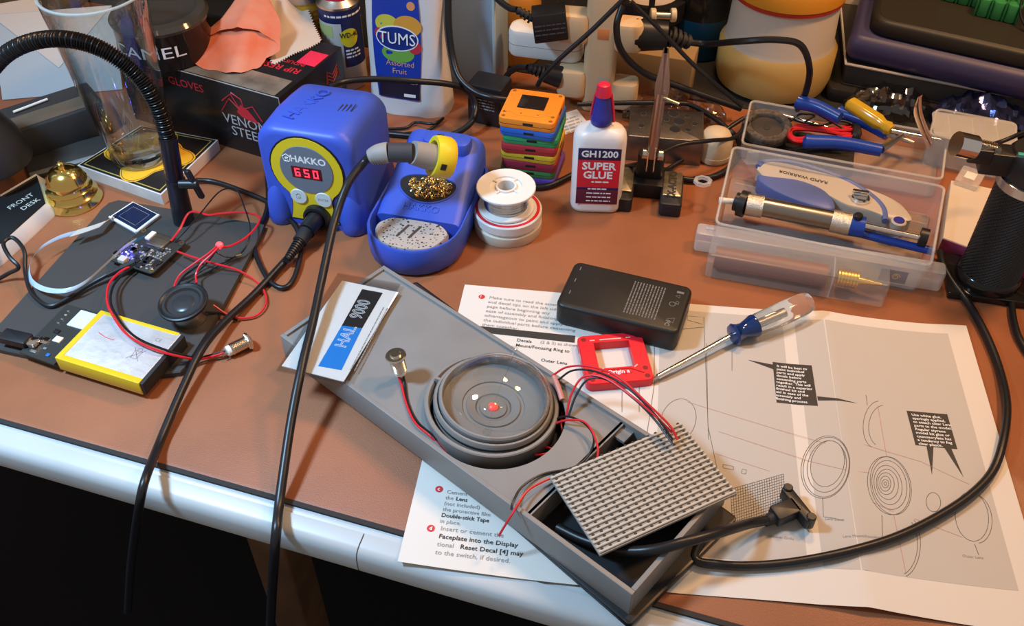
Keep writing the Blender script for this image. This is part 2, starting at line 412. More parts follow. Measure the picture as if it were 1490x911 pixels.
# sponge with two slots
sp = []
for i in range(40):
    a = 2*math.pi*i/40; x = 3.35*math.cos(a); y = -1.65+2.35*math.sin(a)
    if y > .05: y = .05+(y-.05)*.15
    sp.append((x*(1+.04*math.sin(5*a)), y))
spm = bpy.data.materials.new('speckled_sponge'); spm.use_nodes = True; nt = spm.node_tree; bs = nt.nodes['Principled BSDF']
bs.inputs['Roughness'].default_value = .95
tc = nt.nodes.new('ShaderNodeTexCoord'); vo = nt.nodes.new('ShaderNodeTexVoronoi'); vo.inputs['Scale'].default_value = 330
nz = nt.nodes.new('ShaderNodeTexNoise'); nz.inputs['Scale'].default_value = 170; nz.inputs['Detail'].default_value = 2
mx = nt.nodes.new('ShaderNodeMath'); mx.operation = 'MULTIPLY'
rp = nt.nodes.new('ShaderNodeValToRGB'); rp.color_ramp.elements[0].position = .10; rp.color_ramp.elements[1].position = .17
rp.color_ramp.elements[0].color = (.02, .018, .018, 1); rp.color_ramp.elements[1].color = (.40, .35, .31, 1)
nt.links.new(tc.outputs['Object'], vo.inputs['Vector']); nt.links.new(tc.outputs['Object'], nz.inputs['Vector'])
nt.links.new(vo.outputs['Distance'], mx.inputs[0]); nt.links.new(nz.outputs['Fac'], mx.inputs[1])
nt.links.new(mx.outputs[0], rp.inputs['Fac']); nt.links.new(rp.outputs['Color'], bs.inputs['Base Color'])
spg = mk('sponge', G().stack([([(x*.97, y) for x, y in sp], 1.0), (sp, 1.2), (sp, 2.7), ([(x*.96, y*.97-.03) for x, y in sp], 2.9)]), spm, ho)
for x in (-.75, .35):
    mk('sponge_slot', G().box(-.13, .13, -.95, .95, 2.87, 2.915, T(x, -1.55, 0) @ R(-18)), plastic('slot_brown', (.07, .045, .035), .9), spg)
# yellow collar and the iron resting in it
tz = 5.7
_e1, _e2 = P(642, 229, 8.6), P(600, 222, 9.6)
_ax = (R(14) @ (_e2-_e1)).normalized()
CM = T(*(R(14) @ (_e1-Vector(HB)))) @ _ax.to_track_quat('Z', 'Y').to_matrix().to_4x4()
ring = [(1.3, -.85), (1.75, -.85), (1.9, -.5), (1.9, .5), (1.78, .85), (1.38, .85), (1.25, .6), (1.25, -.6)]
mk('collar', G().loft([[(r*math.cos(a), r*math.sin(a), z) for r, z in ring] for a in [2*math.pi*i/36 for i in range(36)]], CM, loop=True), yellow, ho, 40)
for a in (35, 155, 275):
    mk('collar_notch', G().box(-.28, .28, -.1, .1, -.25, .25, CM @ R(a) @ T(0, 1.86, .3)), black, ho)
mk('collar_mount', G().rbox(4.6, 2.2, 0, 1.7, .8, .3, T(.6, 8.4, 4.9)), blue, ho)
ir = thing('soldering_iron', 'soldering iron with a grey grip resting in the yellow collar', 'soldering iron', Vector(HB)+Vector((0, 0, 0)))
def hol(x, y, z): return R(-14) @ Vector((x, y, z))
tip = hol(.6, 8.9, 8.4); base = Vector(P(600, 222, 9.6))-Vector(HB)
e1 = Vector(P(637, 231, 8.7))-Vector(HB); e2 = Vector(P(600, 222, 9.9))-Vector(HB); e3 = Vector(P(565, 222, 10.0))-Vector(HB); e4 = Vector(P(538, 228, 9.6))-Vector(HB)
mk('grip', G().tube([e1, e1.lerp(e2, .5), e2], lambda t: 1.22-.1*abs(t-.4)-.12*t, 20), grip, ir)
mk('nose', G().tube([e1+(e1-e2)*.5, e1], lambda t: .75+.3*t, 18, smooth=False), black, ir)
mk('handle', G().tube([e2, e2.lerp(e3, .5), e3], .86, 18), plastic('handle_dark', (.05, .05, .06), .45), ir)
mk('cord_boot', G().tube([e3, e3.lerp(e4, .5)+Vector((0, 0, .1)), e4], lambda t: .92-.3*t*t, 16), grip, ir)
g = G()
for i in range(6):
    q = e3.lerp(e4, .2+i*.13); q2 = e3.lerp(e4, .25+i*.13); g.tube([q, q2], .93-.26*(.2+i*.13)**2, 16, smooth=False)
mk('boot_ribs', g, grip, ir)
ic = [e4]+[Vector(q)-Vector(HB) for q in (P(528, 238, 9.0), P(506, 268, 8.2), P(487, 322, 6.5), P(468, 408, 5.0), P(455, 470, 4.4), P(439, 535, 3.9), P(424, 610, 2.6), P(412, 690, 1.3), P(406, 735, .6), VE(402, 775, -3.0), VE(399, 815, -3.8), VE(396, 860, -3.9), VE(392, 940, -3.9))]
mk('cord', G().tube(ic, .36, 10), rubber, ir)
# ================================================================ solder spools
def spool_parts(o, R0, hub, h, zf=.22):
    pr = [(hub*.72, 0), (R0, 0), (R0, zf), (hub*.72, zf)]
    def ringmesh(p): return G().loft([[(r*math.cos(a), r*math.sin(a), z) for r, z in p] for a in [2*math.pi*i/36 for i in range(36)]], loop=True)
    return ringmesh
RS = P(739, 330, 0)
lo = thing('solder_spool', 'white spool with a red band lying under the wound solder spool', 'spool', RS, 0)
def ringm(p, n=40, M=None): return G().loft([[(r*math.cos(a), r*math.sin(a), z) for r, z in p] for a in [2*math.pi*i/n for i in range(n)]], M, loop=True)
mk('lower_flange', ringm([(.9, 0), (3.15, 0), (3.2, .08), (3.2, 1.0), (3.1, 1.1), (.9, 1.1)]), plastic('cream_plastic', (.62, .56, .46), .45), lo)
mk('solder_winding', ringm([(.9, 1.1), (3.0, 1.1), (3.0, 1.35), (.9, 1.35)]), white, lo)
mk('upper_flange', ringm([(.9, 1.35), (3.1, 1.35), (3.2, 1.43), (3.2, 2.2), (3.1, 2.3), (.9, 2.3)]), frosted('milky_spool', (.80, .78, .76), .86, .3), lo)
mk('red_band', ringm([(2.75, 2.29), (3.02, 2.29), (3.02, 2.34), (2.75, 2.34)]), redwire, lo)
up = thing('solder_spool', 'white spool wound with shiny solder wire, upper of two stacked', 'spool', RS+Vector((-.15, .1, 2.35)), 20)
mk('lower_flange', ringm([(.8, 0), (2.6, 0), (2.65, .06), (2.65, .2), (2.6, .26), (.8, .26)]), white, up)
wg = G(); rnd = random.Random(5)
for k in range(15):
    z = .34+k*.117; R_ = 1.95+.06*rnd.random(); ph = rnd.random()*6; tl = rnd.uniform(-.05, .05)
    wg.loft([[((R_+.07*math.cos(b))*math.cos(a), (R_+.07*math.cos(b))*math.sin(a), z+.07*math.sin(b)+tl*math.sin(a+ph)) for b in [2*math.pi*j/6 for j in range(6)]] for a in [2*math.pi*i/36 for i in range(36)]], loop=True)
mk('solder_wire', wg, metal('solder_metal', (.72, .71, .70), .22), up)
mk('core', ringm([(.8, .2), (1.95, .2), (1.95, 2.2), (.8, 2.2)]), white, up)
mk('upper_flange', ringm([(.78, 2.1), (2.68, 2.1), (2.74, 2.16), (2.74, 2.32), (2.68, 2.38), (1.5, 2.38), (1.48, 2.22), (.98, 2.22), (.96, 2.42), (.78, 2.42)]), white, up)
for a in (30, 120, 210, 300):
    mk('spoke', G().box(.95, 1.5, -.07, .07, 2.2, 2.38, R(a)), white, up)
# ================================================================ stack of coloured cases
CS = P(775, 247, 0)
cols = [('purple and green', (.12, .05, .30)), ('green', (.05, .22, .07)), ('crimson', (.28, .02, .05)), ('yellow', (.62, .42, .03)), ('red', (.45, .03, .04)), ('green', (.03, .33, .12)), ('blue', (.02, .13, .55)), ('orange', (.90, .26, .02))]
names = ['dark blue square case at the bottom of the colour stack', 'dark green square case, second from the bottom of the colour stack', 'crimson square case between the dark green and yellow cases', 'yellow square case in the colour stack', 'red square case above the yellow case in the colour stack', 'bright green square case under the blue case', 'blue square case directly under the orange case', 'orange square case with a black screen on top of the colour stack']
z = 0; rnd = random.Random(2)
for i, ((cn, c), lb) in enumerate(zip(cols, names)):
    top = i == 7; h = .92 if not top else 1.05
    o = thing('module_case', lb, 'case', CS+Vector((rnd.uniform(-.15, .15), rnd.uniform(-.12, .12), z)), -12+rnd.uniform(-3, 3) if not top else -14, 'stack of coloured square cases')
    m = plastic('case_'+cn.replace(' ', '_')+str(i), c, .4)
    mk('shell', G().rbox(5.5, 5.5, 0, h, .55, .12), m, o)
    mk('seam', G().rbox(5.52, 5.52, h*.42, h*.47, .55, .01), ink, o)
    mk('port', G().rbox(1.0, .1, h*.5, h*.74, .04, .02, T(.2, -2.74, 0)), black, o)
    mk('port', G().rbox(.1, 1.0, h*.5, h*.74, .04, .02, T(2.74, .2, 0)), black, o)
    if i >= 6:
        for x, y in ((-2.3, -2.3), (2.3, -2.3), (-2.3, 2.3), (2.3, 2.3), (-2.35, -1.55), (2.35, -1.55)):
            mk('screw_hole', G().cyl(.2, h-.01, h+.012, 12, .005, T(x, y, 0)), plastic('hole_shade'+str(i), tuple(v*.35 for v in c), .6), o)
    if top:
        mk('screen', G().rbox(2.7, 2.4, h, h+.03, .05, .01, T(-.05, .55, 0)), plastic('dark_screen', (.02, .014, .012), .15), o)
        mk('front_ridge', G().tube([(-2.3, -1.5, h), (-1.6, -1.5, h), (-1.2, -1.9, h), (1.0, -1.9, h), (1.5, -1.4, h), (2.3, -1.4, h)], .07, 5, smooth=False), m, o)
        for x in (-.75, .9): mk('pin_hole', G().cyl(.08, h-.01, h+.01, 8, .004, T(x, -1.55, 0)), ink, o)
    z += h+.005
# ================================================================ super glue bottle
gl = thing('glue_bottle', 'white super glue bottle with a blue and red nozzle cap', 'bottle', P(866, 298, 0), -3)
gw = frosted('bottle_white', (.83, .78, .76), .97, .35)
lv = []
for sx, sy, r, zz in ((4.3, 2.3, 1.0, 0), (4.75, 2.7, 1.1, .15), (4.9, 2.8, 1.15, .5), (4.9, 2.8, 1.15, 7.9), (4.7, 2.7, 1.2, 8.4), (4.1, 2.4, 1.1, 8.8), (2.9, 1.9, .9, 9.05), (1.9, 1.7, .8, 9.2), (1.75, 1.7, .8, 9.7)):
    lv.append((rr(sx, sy, r, 5), zz))
mk('body', G().stack(lv), gw, gl, 50)
BM = T(0, -1.42, 0) @ R(90, 'X')
lab = mk('label', G().rbox(3.95, 6.3, 0, .04, .05, .01, BM @ T(0, 4.35, 0)), plastic('label_red', (.62, .015, .03), .4), gl)
navy = plastic('label_navy', (.015, .012, .06), .4)
mk('label_band', G().rbox(3.95, 1.25, .03, .06, .03, .005, BM @ T(0, 6.9, 0)), navy, lab)
mk('label_band', G().rbox(3.95, .32, .03, .06, .02, .005, BM @ T(0, 3.0, 0)), navy, lab)
mk('label_panel', G().rbox(3.95, 1.55, .03, .05, .02, .005, BM @ T(0, 2.02, 0)), plastic('label_maroon', (.10, .01, .03), .4), lab)
mk('lettering', G().text('GH1200', .98, BM @ T(0, 6.9, .07), bold=.03).text('SUPER', 1.12, BM @ T(0, 5.55, .05), bold=.035).text('GLUE', 1.12, BM @ T(-.05, 4.55, .05), bold=.035), wink, lab)
mk('fine_print', dash_rows(dash_rows(dash_rows(G(), -.6, 1.0, (3.8,), .05, .14, BM), -.9, .9, (3.0,), .06, .13, BM, 3), -1.0, 1.3, (2.5, 2.05, 1.6), .055, .12, BM, 2), wink, lab, None, kind='stuff')
navyp = plastic('nozzle_blue', (.03, .03, .26), .35)
mk('nozzle', G().lathe([(.95, 9.4), (1.0, 9.5), (1.0, 10.2), (.92, 10.35), (.70, 11.9), (.55, 12.7), (0, 12.8)], 22), navyp, gl)
redp = plastic('cap_red', (.72, .02, .06), .35)
mk('cap', G().lathe([(.62, 12.2), (.74, 12.25), (.66, 12.9), (.55, 13.3), (.3, 13.4), (0, 13.4)], 22), redp, gl)
mk('cap_clip', G().tube([(.68, 0, 12.4), (.9, 0, 11.2), (1.1, 0, 9.5)], .14, 8).tube([(-.68, 0, 12.4), (-.88, 0, 11.2), (-1.0, 0, 10.2)], .1, 8), redp, gl)
# ================================================================ helping hand with a clip
hh = thing('helping_hand', 'black stand holding an upright crocodile clip beside the glue bottle', 'clip stand', P(940, 293, 0), -10)
blk = plastic('stand_black', (.012, .012, .015), .5)
mk('base', G().rbox(4.6, 3.4, 0, 1.6, .4, .15, T(0, 2.2, 0)), blk, hh)
for x, nm in ((-2.35, 0), (2.35, 1)):
    mk('foot_arm', G().rbox(2.1, 5.2, 0, 1.5, .35, .15, T(x, .5, 0)), blk, hh)
    mk('weight_plate', G().rbox(1.8, 3.9, 1.45, 1.75, .15, .08, T(x, 1.0, 0)), metal('worn_plate', (.52, .46, .34), .4, var=.3, vs=120), hh)
mk('raised_lettering', G().text('X-ACTO', 1.05, T(2.35, 1.0, 1.76) @ R(90), bold=.05, ext=.03), ink, hh)
mk('post', G().rbox(2.6, 1.5, 1.4, 4.2, .4, .2, T(0, 2.3, 0)), blk, hh)
for x in (-.55, .55): mk('clamp_cheek', G().rbox(.14, 1.0, 2.9, 5.6, .05, .02, T(x*.6, 1.35, 0)), chrome, hh)
mk('wing_screw', G().cyl(.55, .4, .95, 16, .08, T(.2, 1.35, 4.6) @ R(90, 'Y')), metal('nickel', (.7, .65, .55), .25), hh)
mk('wing_screw', G().cyl(.55, -1.1, -.55, 16, .08, T(.2, 1.35, 4.6) @ R(90, 'Y')), MATS['nickel'], hh)
mk('rod', G().tube([(0, 1.5, 4.2), (.15, 1.7, 11.2)], .5, 14, smooth=False), metal('rod_bronze', (.42, .30, .25), .35), hh)
cg = metal('clip_metal', (.62, .55, .47), .3)
g = G()
for s_, x1 in ((-1, -.1), (1, .28)):
    g.loft([[(x*.75+.22+q*hw_*1.45, 1.8+d_*1.3, z_) for q, d_ in ((-1, -.35), (1, -.35), (1, .35), (-1, .35))] for z_, x, hw_ in ((10.6, s_*.25, .26), (11.6, s_*.42, .24), (12.8, s_*.34, .2), (15.3, s_*.06-.1, .13))])
mk('clip_jaws', g, cg, hh)
mk('clip_spring', G().tube([(.3, 1.45, 11.3), (.5, 1.4, 11.6), (.7, 1.45, 11.3), (.5, 1.5, 11.1)], .08, 6), steel, hh)
mk('clip_lever', G().tube([(.3, 1.4, 10.9), (1.2, 1.3, 10.6), (1.9, 1.25, 10.4)], .15, 8), metal('lever', (.35, .4, .36), .4), hh)
# ================================================================ steel bench block with holes
bb = thing('bench_block', 'dark square steel bench block with round holes behind the clip stand', 'bench block', P(965, 215, 0), -8)
hs = [(-2.4, 1.5, .32), (-1.0, 1.2, .5), (.7, 1.9, .55), (2.1, 1.7, .3), (-.9, -.2, .5), (1.3, .55, .62), (2.9, .3, .32), (.0, .7, .3), (.9, -1.0, .55), (2.2, -.9, .3), (-2.5, -.8, .3)]
mk('block', G().rbox(7.6, 5.6, 0, 3.0, .15, .1), metal('block_steel', (.24, .21, .19), .42, var=.2, vs=60), bb)
hd = plastic('hole_dark', (.01, .009, .009), .8)
for x, y, r_ in hs:
    q = mk('hole', G().cyl(r_, 2.5, 3.012, 18, .004, T(x, y, 0)), hd, bb)
    mk('hole_rim', ringm([(r_, 2.99), (r_+.06, 2.99), (r_+.06, 3.02), (r_, 3.02)], 18, T(x, y, 0)), steel, q)
# ================================================================ instruction sheet
SO = Vector((-4.2, 3.6, 0)); SA = -7.3
ex = Vector((math.cos(math.radians(SA)), math.sin(math.radians(SA)), 0)); ey = Vector((ex.y, -ex.x, 0))   # right, down the page
def suv(x, y):
    d = Vector((x, y, 0))-SO; return d.dot(ex), d.dot(ey)
def shz(x, y, up=0.0):
    u, v = suv(x, y); k = u-31.2
    h = .05+.62*math.exp(-abs(k)/3.4)*(1-.25*math.sin(v*.11))-.05*math.exp(-abs(u-28)/1.5)
    h += .25*math.exp(-((u-43)/2.5)**2)*(1-v/40)+.12*math.exp(-((u-17)/1.6)**2)
    return max(.03, h)+up
def SP(px, py, up=0.0):
    z = .1
    for _ in range(4): p = P(px, py, z); z = shz(p.x, p.y)
    return Vector((p.x, p.y, z+up))
paper = plastic('sheet_paper', (.68, .63, .57), .75)
sheet = thing('instruction_sheet', 'large unfolded instruction sheet with exploded diagrams and black callouts', 'paper', (0, 0, 0))
g = G(); NU, NV = 72, 30
for t_ in (0, 1):
    vs = []
    for j in range(NV+1):
        for i in range(NU+1):
            p = SO+ex*(43.0*i/NU)+ey*(28.2*j/NV+(.25*math.sin(i/NU*7) if j == NV else 0)); vs.append((p.x, p.y, shz(p.x, p.y)-.015*t_))
    fs = [(j*(NU+1)+i, (j+1)*(NU+1)+i, (j+1)*(NU+1)+i+1, j*(NU+1)+i+1) for j in range(NV) for i in range(NU)]
    if t_: fs = [f[::-1] for f in fs]
    g.add(vs, fs)
mk('page', g, paper, sheet, 60)
def patch(u0, u1, v0, v1, up, r=.0, n=28):
    g = G(); vs = []; 
    for j in range(n+1):
        for i in range(n+1):
            u = u0+(u1-u0)*i/n; v = v0+(v1-v0)*j/n; p = SO+ex*u+ey*v; vs.append((p.x, p.y, shz(p.x, p.y, up)))
    return g.add(vs, [(j*(n+1)+i, (j+1)*(n+1)+i, (j+1)*(n+1)+i+1, j*(n+1)+i+1) for j in range(n) for i in range(n)])
gp = plastic('printed_grey', (.50, .465, .42), .75)
mk('printed_panel', patch(17.3, 27.6, .9, 25.2, .012), gp, sheet, 60)
mk('printed_panel', patch(28.6, 41.3, 1.1, 25.2, .012), gp, sheet, 60)
def poly_on(pts, up=.03):
    q = [SP(*p) for p in pts]; c = sum(q, Vector())/len(q); c.z = shz(c.x, c.y)
    g = G(); n = 8; vs = []; 
    if len(q) == 3: q = q+[q[2]]
    if len(q) == 4:
        for j in range(n+1):
            for i in range(n+1):
                a = q[0].lerp(q[1], i/n); b = q[3].lerp(q[2], i/n); p = a.lerp(b, j/n); vs.append((p.x, p.y, shz(p.x, p.y, up)))
        return g.add(vs, [(j*(n+1)+i, (j+1)*(n+1)+i, (j+1)*(n+1)+i+1, j*(n+1)+i+1) for j in range(n) for i in range(n)])
    vs = [(p.x, p.y, shz(p.x, p.y, up)) for p in q]
    return g.add(vs, [tuple(range(len(q)))[::-1]])
def page_text(g, body, px, py, size, px2, py2, line=1.0, bold=0.0, up=.035, sx=1.0):
    """text whose first line starts at a seen point and runs towards a second one"""
    a = SP(px, py); b = SP(px2, py2); d = Vector((b.x-a.x, b.y-a.y, 0)).normalized(); n = Vector((-d.y, d.x, 0))
    def fn(v):
        p = a+d*v.x+n*v.y; return (p.x, p.y, shz(p.x, p.y, up))
    for i, ln in enumerate(body.split('\n')):
        g.text(ln, size, None, 'LEFT', (lambda v, k=i: fn(Vector((v.x*sx, v.y-k*line, 0)))), bold)
    return g
mk('black_bar', poly_on([(690, 474), (837, 489), (836, 499), (700, 484)]), ink, sheet)
g = G()
page_text(g, 'Make sure to read the assembly\nand decal tips on the left side of the\npage before beginning any\nease of assembly and finishing it may be\nadvantageous to paint and apply decals to\nthe individual parts before cementing\nthem together.', 712, 433, .47, 800, 443, .57, .0, sx=1.12)
page_text(g, '(2 & 3) as shown. Ce-\n\n', 786, 498, .47, 836, 503)
page_text(g, 'Cement\n', 650, 716, .46, 700, 722); page_text(g, '\nthe\n(not included)\nthe protective film\n\nin place.\n', 650, 716, .46, 700, 722, .5)
page_text(g, 'Insert or cement the\n\ntional\nto the switch, if desired.', 641, 769, .5, 700, 776, .64, sx=1.06)
mk('lettering', g, gink, sheet, None, kind='stuff')
g = G()
page_text(g, 'Decals\n\nMount/Focusing Ring to', 752, 495, .47, 836, 505, .3, .003); page_text(g, 'Outer Lens', 787, 524, .47, 836, 531, .5, .003)
page_text(g, '\n      Lens\n\n\nDouble-stick Tape', 650, 716, .46, 700, 722, .5, .006)
page_text(g, '\nFaceplate into the Display\n           Reset Decal [4] may', 641, 769, .5, 700, 776, .64, .006, sx=1.06)
mk('bold_lettering', g, ink, sheet, None, kind='stuff')
for x, y, ch in ((701, 432, '!'), (639, 712, 'c'), (627, 769, 'd')):
    c = SP(x, y); b = mk('step_marker', G().add([(c.x+.28*math.cos(a), c.y+.28*math.sin(a), shz(c.x, c.y, .03)) for a in [6.2832*i/20 for i in range(20)]], [tuple(range(20))]), rink, sheet)
    mk('lettering', page_text(G(), ch, x-2.2, y, .4, x+20, y+2, up=.05, bold=.01), wink, b, None)
for quad, tails, txt, tp in (([(1124, 527), (1181, 532), (1190, 591), (1130, 586)], [[(1088, 524), (1125, 531), (1126, 538)], [(1189, 577), (1247, 587), (1190, 583)]], 'It will be best to\npaint individual\nparts and apply\ndecals before\ncementing parts\ntogether. This will\nresult in a superior\nfinished kit and\naid in ease of the\nassembly and\nfinishing process.', (1130, 533, 1175, 538)),
                             ([(1319, 598), (1378, 603), (1393, 654), (1332, 648)], [[(1348, 650), (1358, 651), (1356, 691)], [(1374, 652), (1384, 653), (1402, 695)]], 'Use white glue,\nsparingly applied,\nto attach clear Lens\nparts to the model.\nRegular styrene\nmodel kit glue or\ncyanoacrylate has\na tendency to fog\nclear plastic.', (1326, 604, 1370, 608))):
    cl = mk('callout', poly_on(quad), ink, sheet)
    for t_ in tails: mk('callout_tail', poly_on(t_, .032), ink, cl)
    g = G(); a = SP(*tp[:2])
    page_text(g, txt, tp[0], tp[1], .34, tp[2], tp[3], .355, .006, .05, 1.06)
    mk('lettering', g, wink, cl, None)
dl = plastic('diagram_line', (.10, .095, .09), .7); zf = lambda x, y: shz(x, y, .028)
def ell(cx, cy, rx, ry, tilt=0, a0=0, a1=360, n=40):
    o = []
    for i in range(n+1):
        a = math.radians(a0+(a1-a0)*i/n); x, y = rx*math.cos(a), ry*math.sin(a); t_ = math.radians(tilt)
        o.append(SP(cx+x*math.cos(t_)-y*math.sin(t_), cy+x*math.sin(t_)+y*math.cos(t_)))
    return o
g = G()
for e in ((1201, 680, 35, 46, 12), (1202, 680, 33, 44, 12), (1203, 679, 28, 38, 12), (1204, 675, 24, 34, 14), (1296, 707, 29, 43, -14), (1293, 707, 30, 43, -14), (1294, 706, 25, 36, -12), (1292, 706, 20, 29, -12), (1291, 705, 16, 22, -8), (1289, 704, 12, 16, -6), (1288, 704, 8, 11, 0), (1288, 704, 5, 6, 0), (1288, 704, 2, 2.5, 0), (1358, 731, 10.5, 14, -6), (1414, 752, 24, 36, -8), (987, 612, 25, 32, 20)):
    g.line(ell(*e), .035, zf)
for e in ((1276, 618, 20, 34, 6, 100, 265), (1284, 620, 20, 30, 6, 110, 262), (1315, 795, 24, 45, 4, -60, 75), (1311, 795, 24, 42, 4, -58, 72), (1419, 755, 24, 36, -8, -70, 90)): g.line(ell(*e), .035, zf)
for ln in ([(1000, 460), (1024, 462), (1031, 640)], [(1000, 460), (1000, 466), (1022, 472)], [(985, 480), (1024, 476)], [(952, 505), (952, 560), (940, 640)], [(1028, 500), (1030, 620), (1045, 690)], [(930, 555), (930, 600)], [(1065, 512), (1065, 540)], [(1197, 725), (1198, 752), (1228, 757)], [(1418, 792), (1424, 808)], [(1283, 750), (1284, 782)], [(1260, 575), (1262, 590)], [(905, 570), (905, 600)]): g.line([SP(*p) for p in ln], .035, zf)
def quadgrid(a, b, c, d, n, m):
    for i in range(n+1): g.line([SP(a[0]+(b[0]-a[0])*i/n, a[1]+(b[1]-a[1])*i/n), SP(d[0]+(c[0]-d[0])*i/n, d[1]+(c[1]-d[1])*i/n)], .03, zf)
    for j in range(m+1): g.line([SP(a[0]+(d[0]-a[0])*j/m, a[1]+(d[1]-a[1])*j/m), SP(b[0]+(c[0]-b[0])*j/m, b[1]+(c[1]-b[1])*j/m)], .03, zf)
quadgrid((1063, 712), (1140, 690), (1143, 742), (1066, 768), 22, 14)
quadgrid((1052, 676), (1067, 679), (1067, 684), (1052, 681), 1, 1); quadgrid((1080, 683), (1086, 684), (1085, 690), (1079, 689), 1, 1)
mk('diagram_lines', g, dl, sheet, None)
g = G()
for ln in ([(1000, 585), (1120, 622), (1200, 645), (1260, 648), (1340, 672), (1410, 705)], [(1045, 628), (1180, 672), (1230, 684), (1262, 688)], [(1040, 660), (1120, 686)], [(1215, 723), (1272, 732), (1300, 745)], [(1277, 590), (1290, 665)], [(1300, 748), (1318, 834)], [(1330, 755), (1400, 782)]): g.line([SP(*p) for p in ln], .025, zf)
mk('guide_lines', g, plastic('guide_red', (.55, .22, .18), .7), sheet, None)
g = G()
page_text(g, 'Lens Bezel', 1200, 755, .3, 1230, 757); page_text(g, 'Lens Mount/Focusing Ring', 1226, 781, .3, 1290, 783); page_text(g, 'Outer Lens', 1400, 809, .3, 1428, 812); page_text(g, 'Speaker Grille', 1118, 780, .3, 1150, 784)
mk('caption_lettering', g, gink, sheet, None)
# ================================================================ grey model enclosure
mg = plastic('model_grey', (.215, .205, .195), .46, var=.06, vs=30)
KA = -41.3; KC = Vector((-1.75, -13.0, 0)); L, W, ZB, ZT = 34.6, 11.3, .65, 3.15
KM = T(*KC) @ R(KA)
def kw(x, y, z): return KM @ Vector((x, y, z))
pb = thing('backing_plate', 'flat black plate lying under the grey enclosure', 'plate', KC+Vector((0, 0, .16)), KA-4.2)
mk('plate', G().rbox(34.6, 11.6, .0, .5, .3, .06, T(.9, .9, 0)), black, pb)
mk('plate_rim', G().box(-16.2, 18, -4.7, 6.5, .5, .52), matte, pb)
en = thing('model_enclosure', 'long grey plastic enclosure with a round opening and an open end bay', 'enclosure', KC, KA)
wt = .36
for nm, a in (('side_wall', (-L/2, L/2, -W/2, -W/2+wt)), ('side_wall', (-L/2, L/2, W/2-wt, W/2)), ('end_wall', (-L/2, -L/2+wt, -W/2+wt, W/2-wt)), ('end_wall', (L/2-wt, L/2, -W/2+wt, W/2-wt))):
    x0, x1, y0, y1 = a; mk(nm, G().rbox(x1-x0, y1-y0, ZB, ZT, .05, .05, T((x0+x1)/2, (y0+y1)/2, 0)), mg, en)
mk('floor_panel', G().box(-L/2+.1, L/2-.1, -W/2+.1, W/2-.1, ZB, ZB+.2), mg, en)
# face panel with a round hole
HC, HR = (1.0, -.15), 5.05; fx0, fx1, fy = -L/2+wt, 8.5, W/2-wt
angs = sorted(set([2*math.pi*i/64 for i in range(64)]+[math.atan2(y-HC[1], x-HC[0]) % (2*math.pi) for x in (fx0, fx1) for y in (-fy, fy)]))
inn, out = [], []
for a in angs:
    c_, s_ = math.cos(a), math.sin(a)
    t_ = min([(q-HC[0])/c_ for q in (fx0, fx1) if abs(c_) > 1e-6 and (q-HC[0])/c_ > 0]+[(q-HC[1])/s_ for q in (-fy, fy) if abs(s_) > 1e-6 and (q-HC[1])/s_ > 0])
    inn.append((HC[0]+HR*c_, HC[1]+HR*s_)); out.append((HC[0]+t_*c_, HC[1]+t_*s_))
zt = ZT-.22
mk('face_panel', G().loft([[(x, y, zt-.25) for x, y in out], [(x, y, zt) for x, y in out], [(x, y, zt) for x, y in inn], [(x, y, zt-.25) for x, y in inn]], loop=True), mg, en, 40)
mk('bay_divider', G().box(8.3, 8.62, -fy, fy, ZB+.2, zt), mg, en)
mk('bay_ledge', G().box(8.6, 9.5, fy-1.2, fy, zt-.5, zt-.25), mg, en)
mk('bay_lining', G().box(8.65, L/2-wt-.02, -fy+.02, fy-.02, ZB+.2, ZB+.24), plastic('bay_black', (.012, .012, .014), .7), en)
mk('well_lining', G().box(-5.5, 8.2, -fy+.02, fy-.02, ZB+.2, ZB+.24), MATS['bay_black'], en)
# ---------------------------------------------------------------- lens bezel in the hole
lc = kw(.15, .1, 0); lz = 2.35
lb = thing('round_lens_mount', 'stepped round grey lens bezel sitting in the enclosure opening', 'lens mount', (lc.x, lc.y, 0), KA)
LM = T(0, 0, lz) @ R(4, 'Y') @ R(-3, 'X')
def lring(p, n=56, M=None): return ringm(p, n, LM @ M if M else LM)
mk('outer_ring', lring([(4.55, -.9), (4.95, -.9), (5.0, -.8), (5.0, .95), (4.92, 1.03), (4.72, 1.03), (4.62, .9), (4.55, .3)]), mg, lb, 35)
mk('barrel', lring([(4.05, -.6), (4.45, -.6), (4.45, 1.25), (4.35, 1.4), (4.2, 1.4), (4.12, 1.2)], M=T(.05, .1, 0)), mg, lb, 35)
mk('barrel_groove', lring([(4.08, .8), (4.47, .8), (4.47, 1.0), (4.08, 1.0)], M=T(.05, .1, 0)), ink, lb, 35)
mk('inner_ring', lring([(3.75, .7), (4.1, .75), (4.12, 1.62), (4.02, 1.75), (3.88, 1.75), (3.78, 1.6)], M=T(.05, .15, 0)), mg, lb, 35)
mk('dish', G().lathe([(4.0, .9), (3.8, 1.05), (2.35, .62), (2.3, .52), (2.05, .50), (2.0, .62), (1.35, .42), (1.3, .3), (1.05, .28), (1.0, .4), (.55, .36), (0, .36)], 56, LM @ T(.05, .15, 0), False), mg, lb, 25)
red_led = mat('lit_red_led', (.9, .1, .08), .3, emit=(1, .03, .015), es=1.1)
mk('lit_centre', G().lathe([(.34, .35), (.36, .5), (.25, .62), (0, .68)], 18, LM @ T(.05, .15, 0)), red_led, lb)
mk('inner_lens', G().lathe([(1.3, .3), (1.2, .62), (.85, .9), (.4, 1.02), (0, 1.04)], 30, LM @ T(.05, .15, 0), False), thin_clear('inner_lens_clear'), lb)
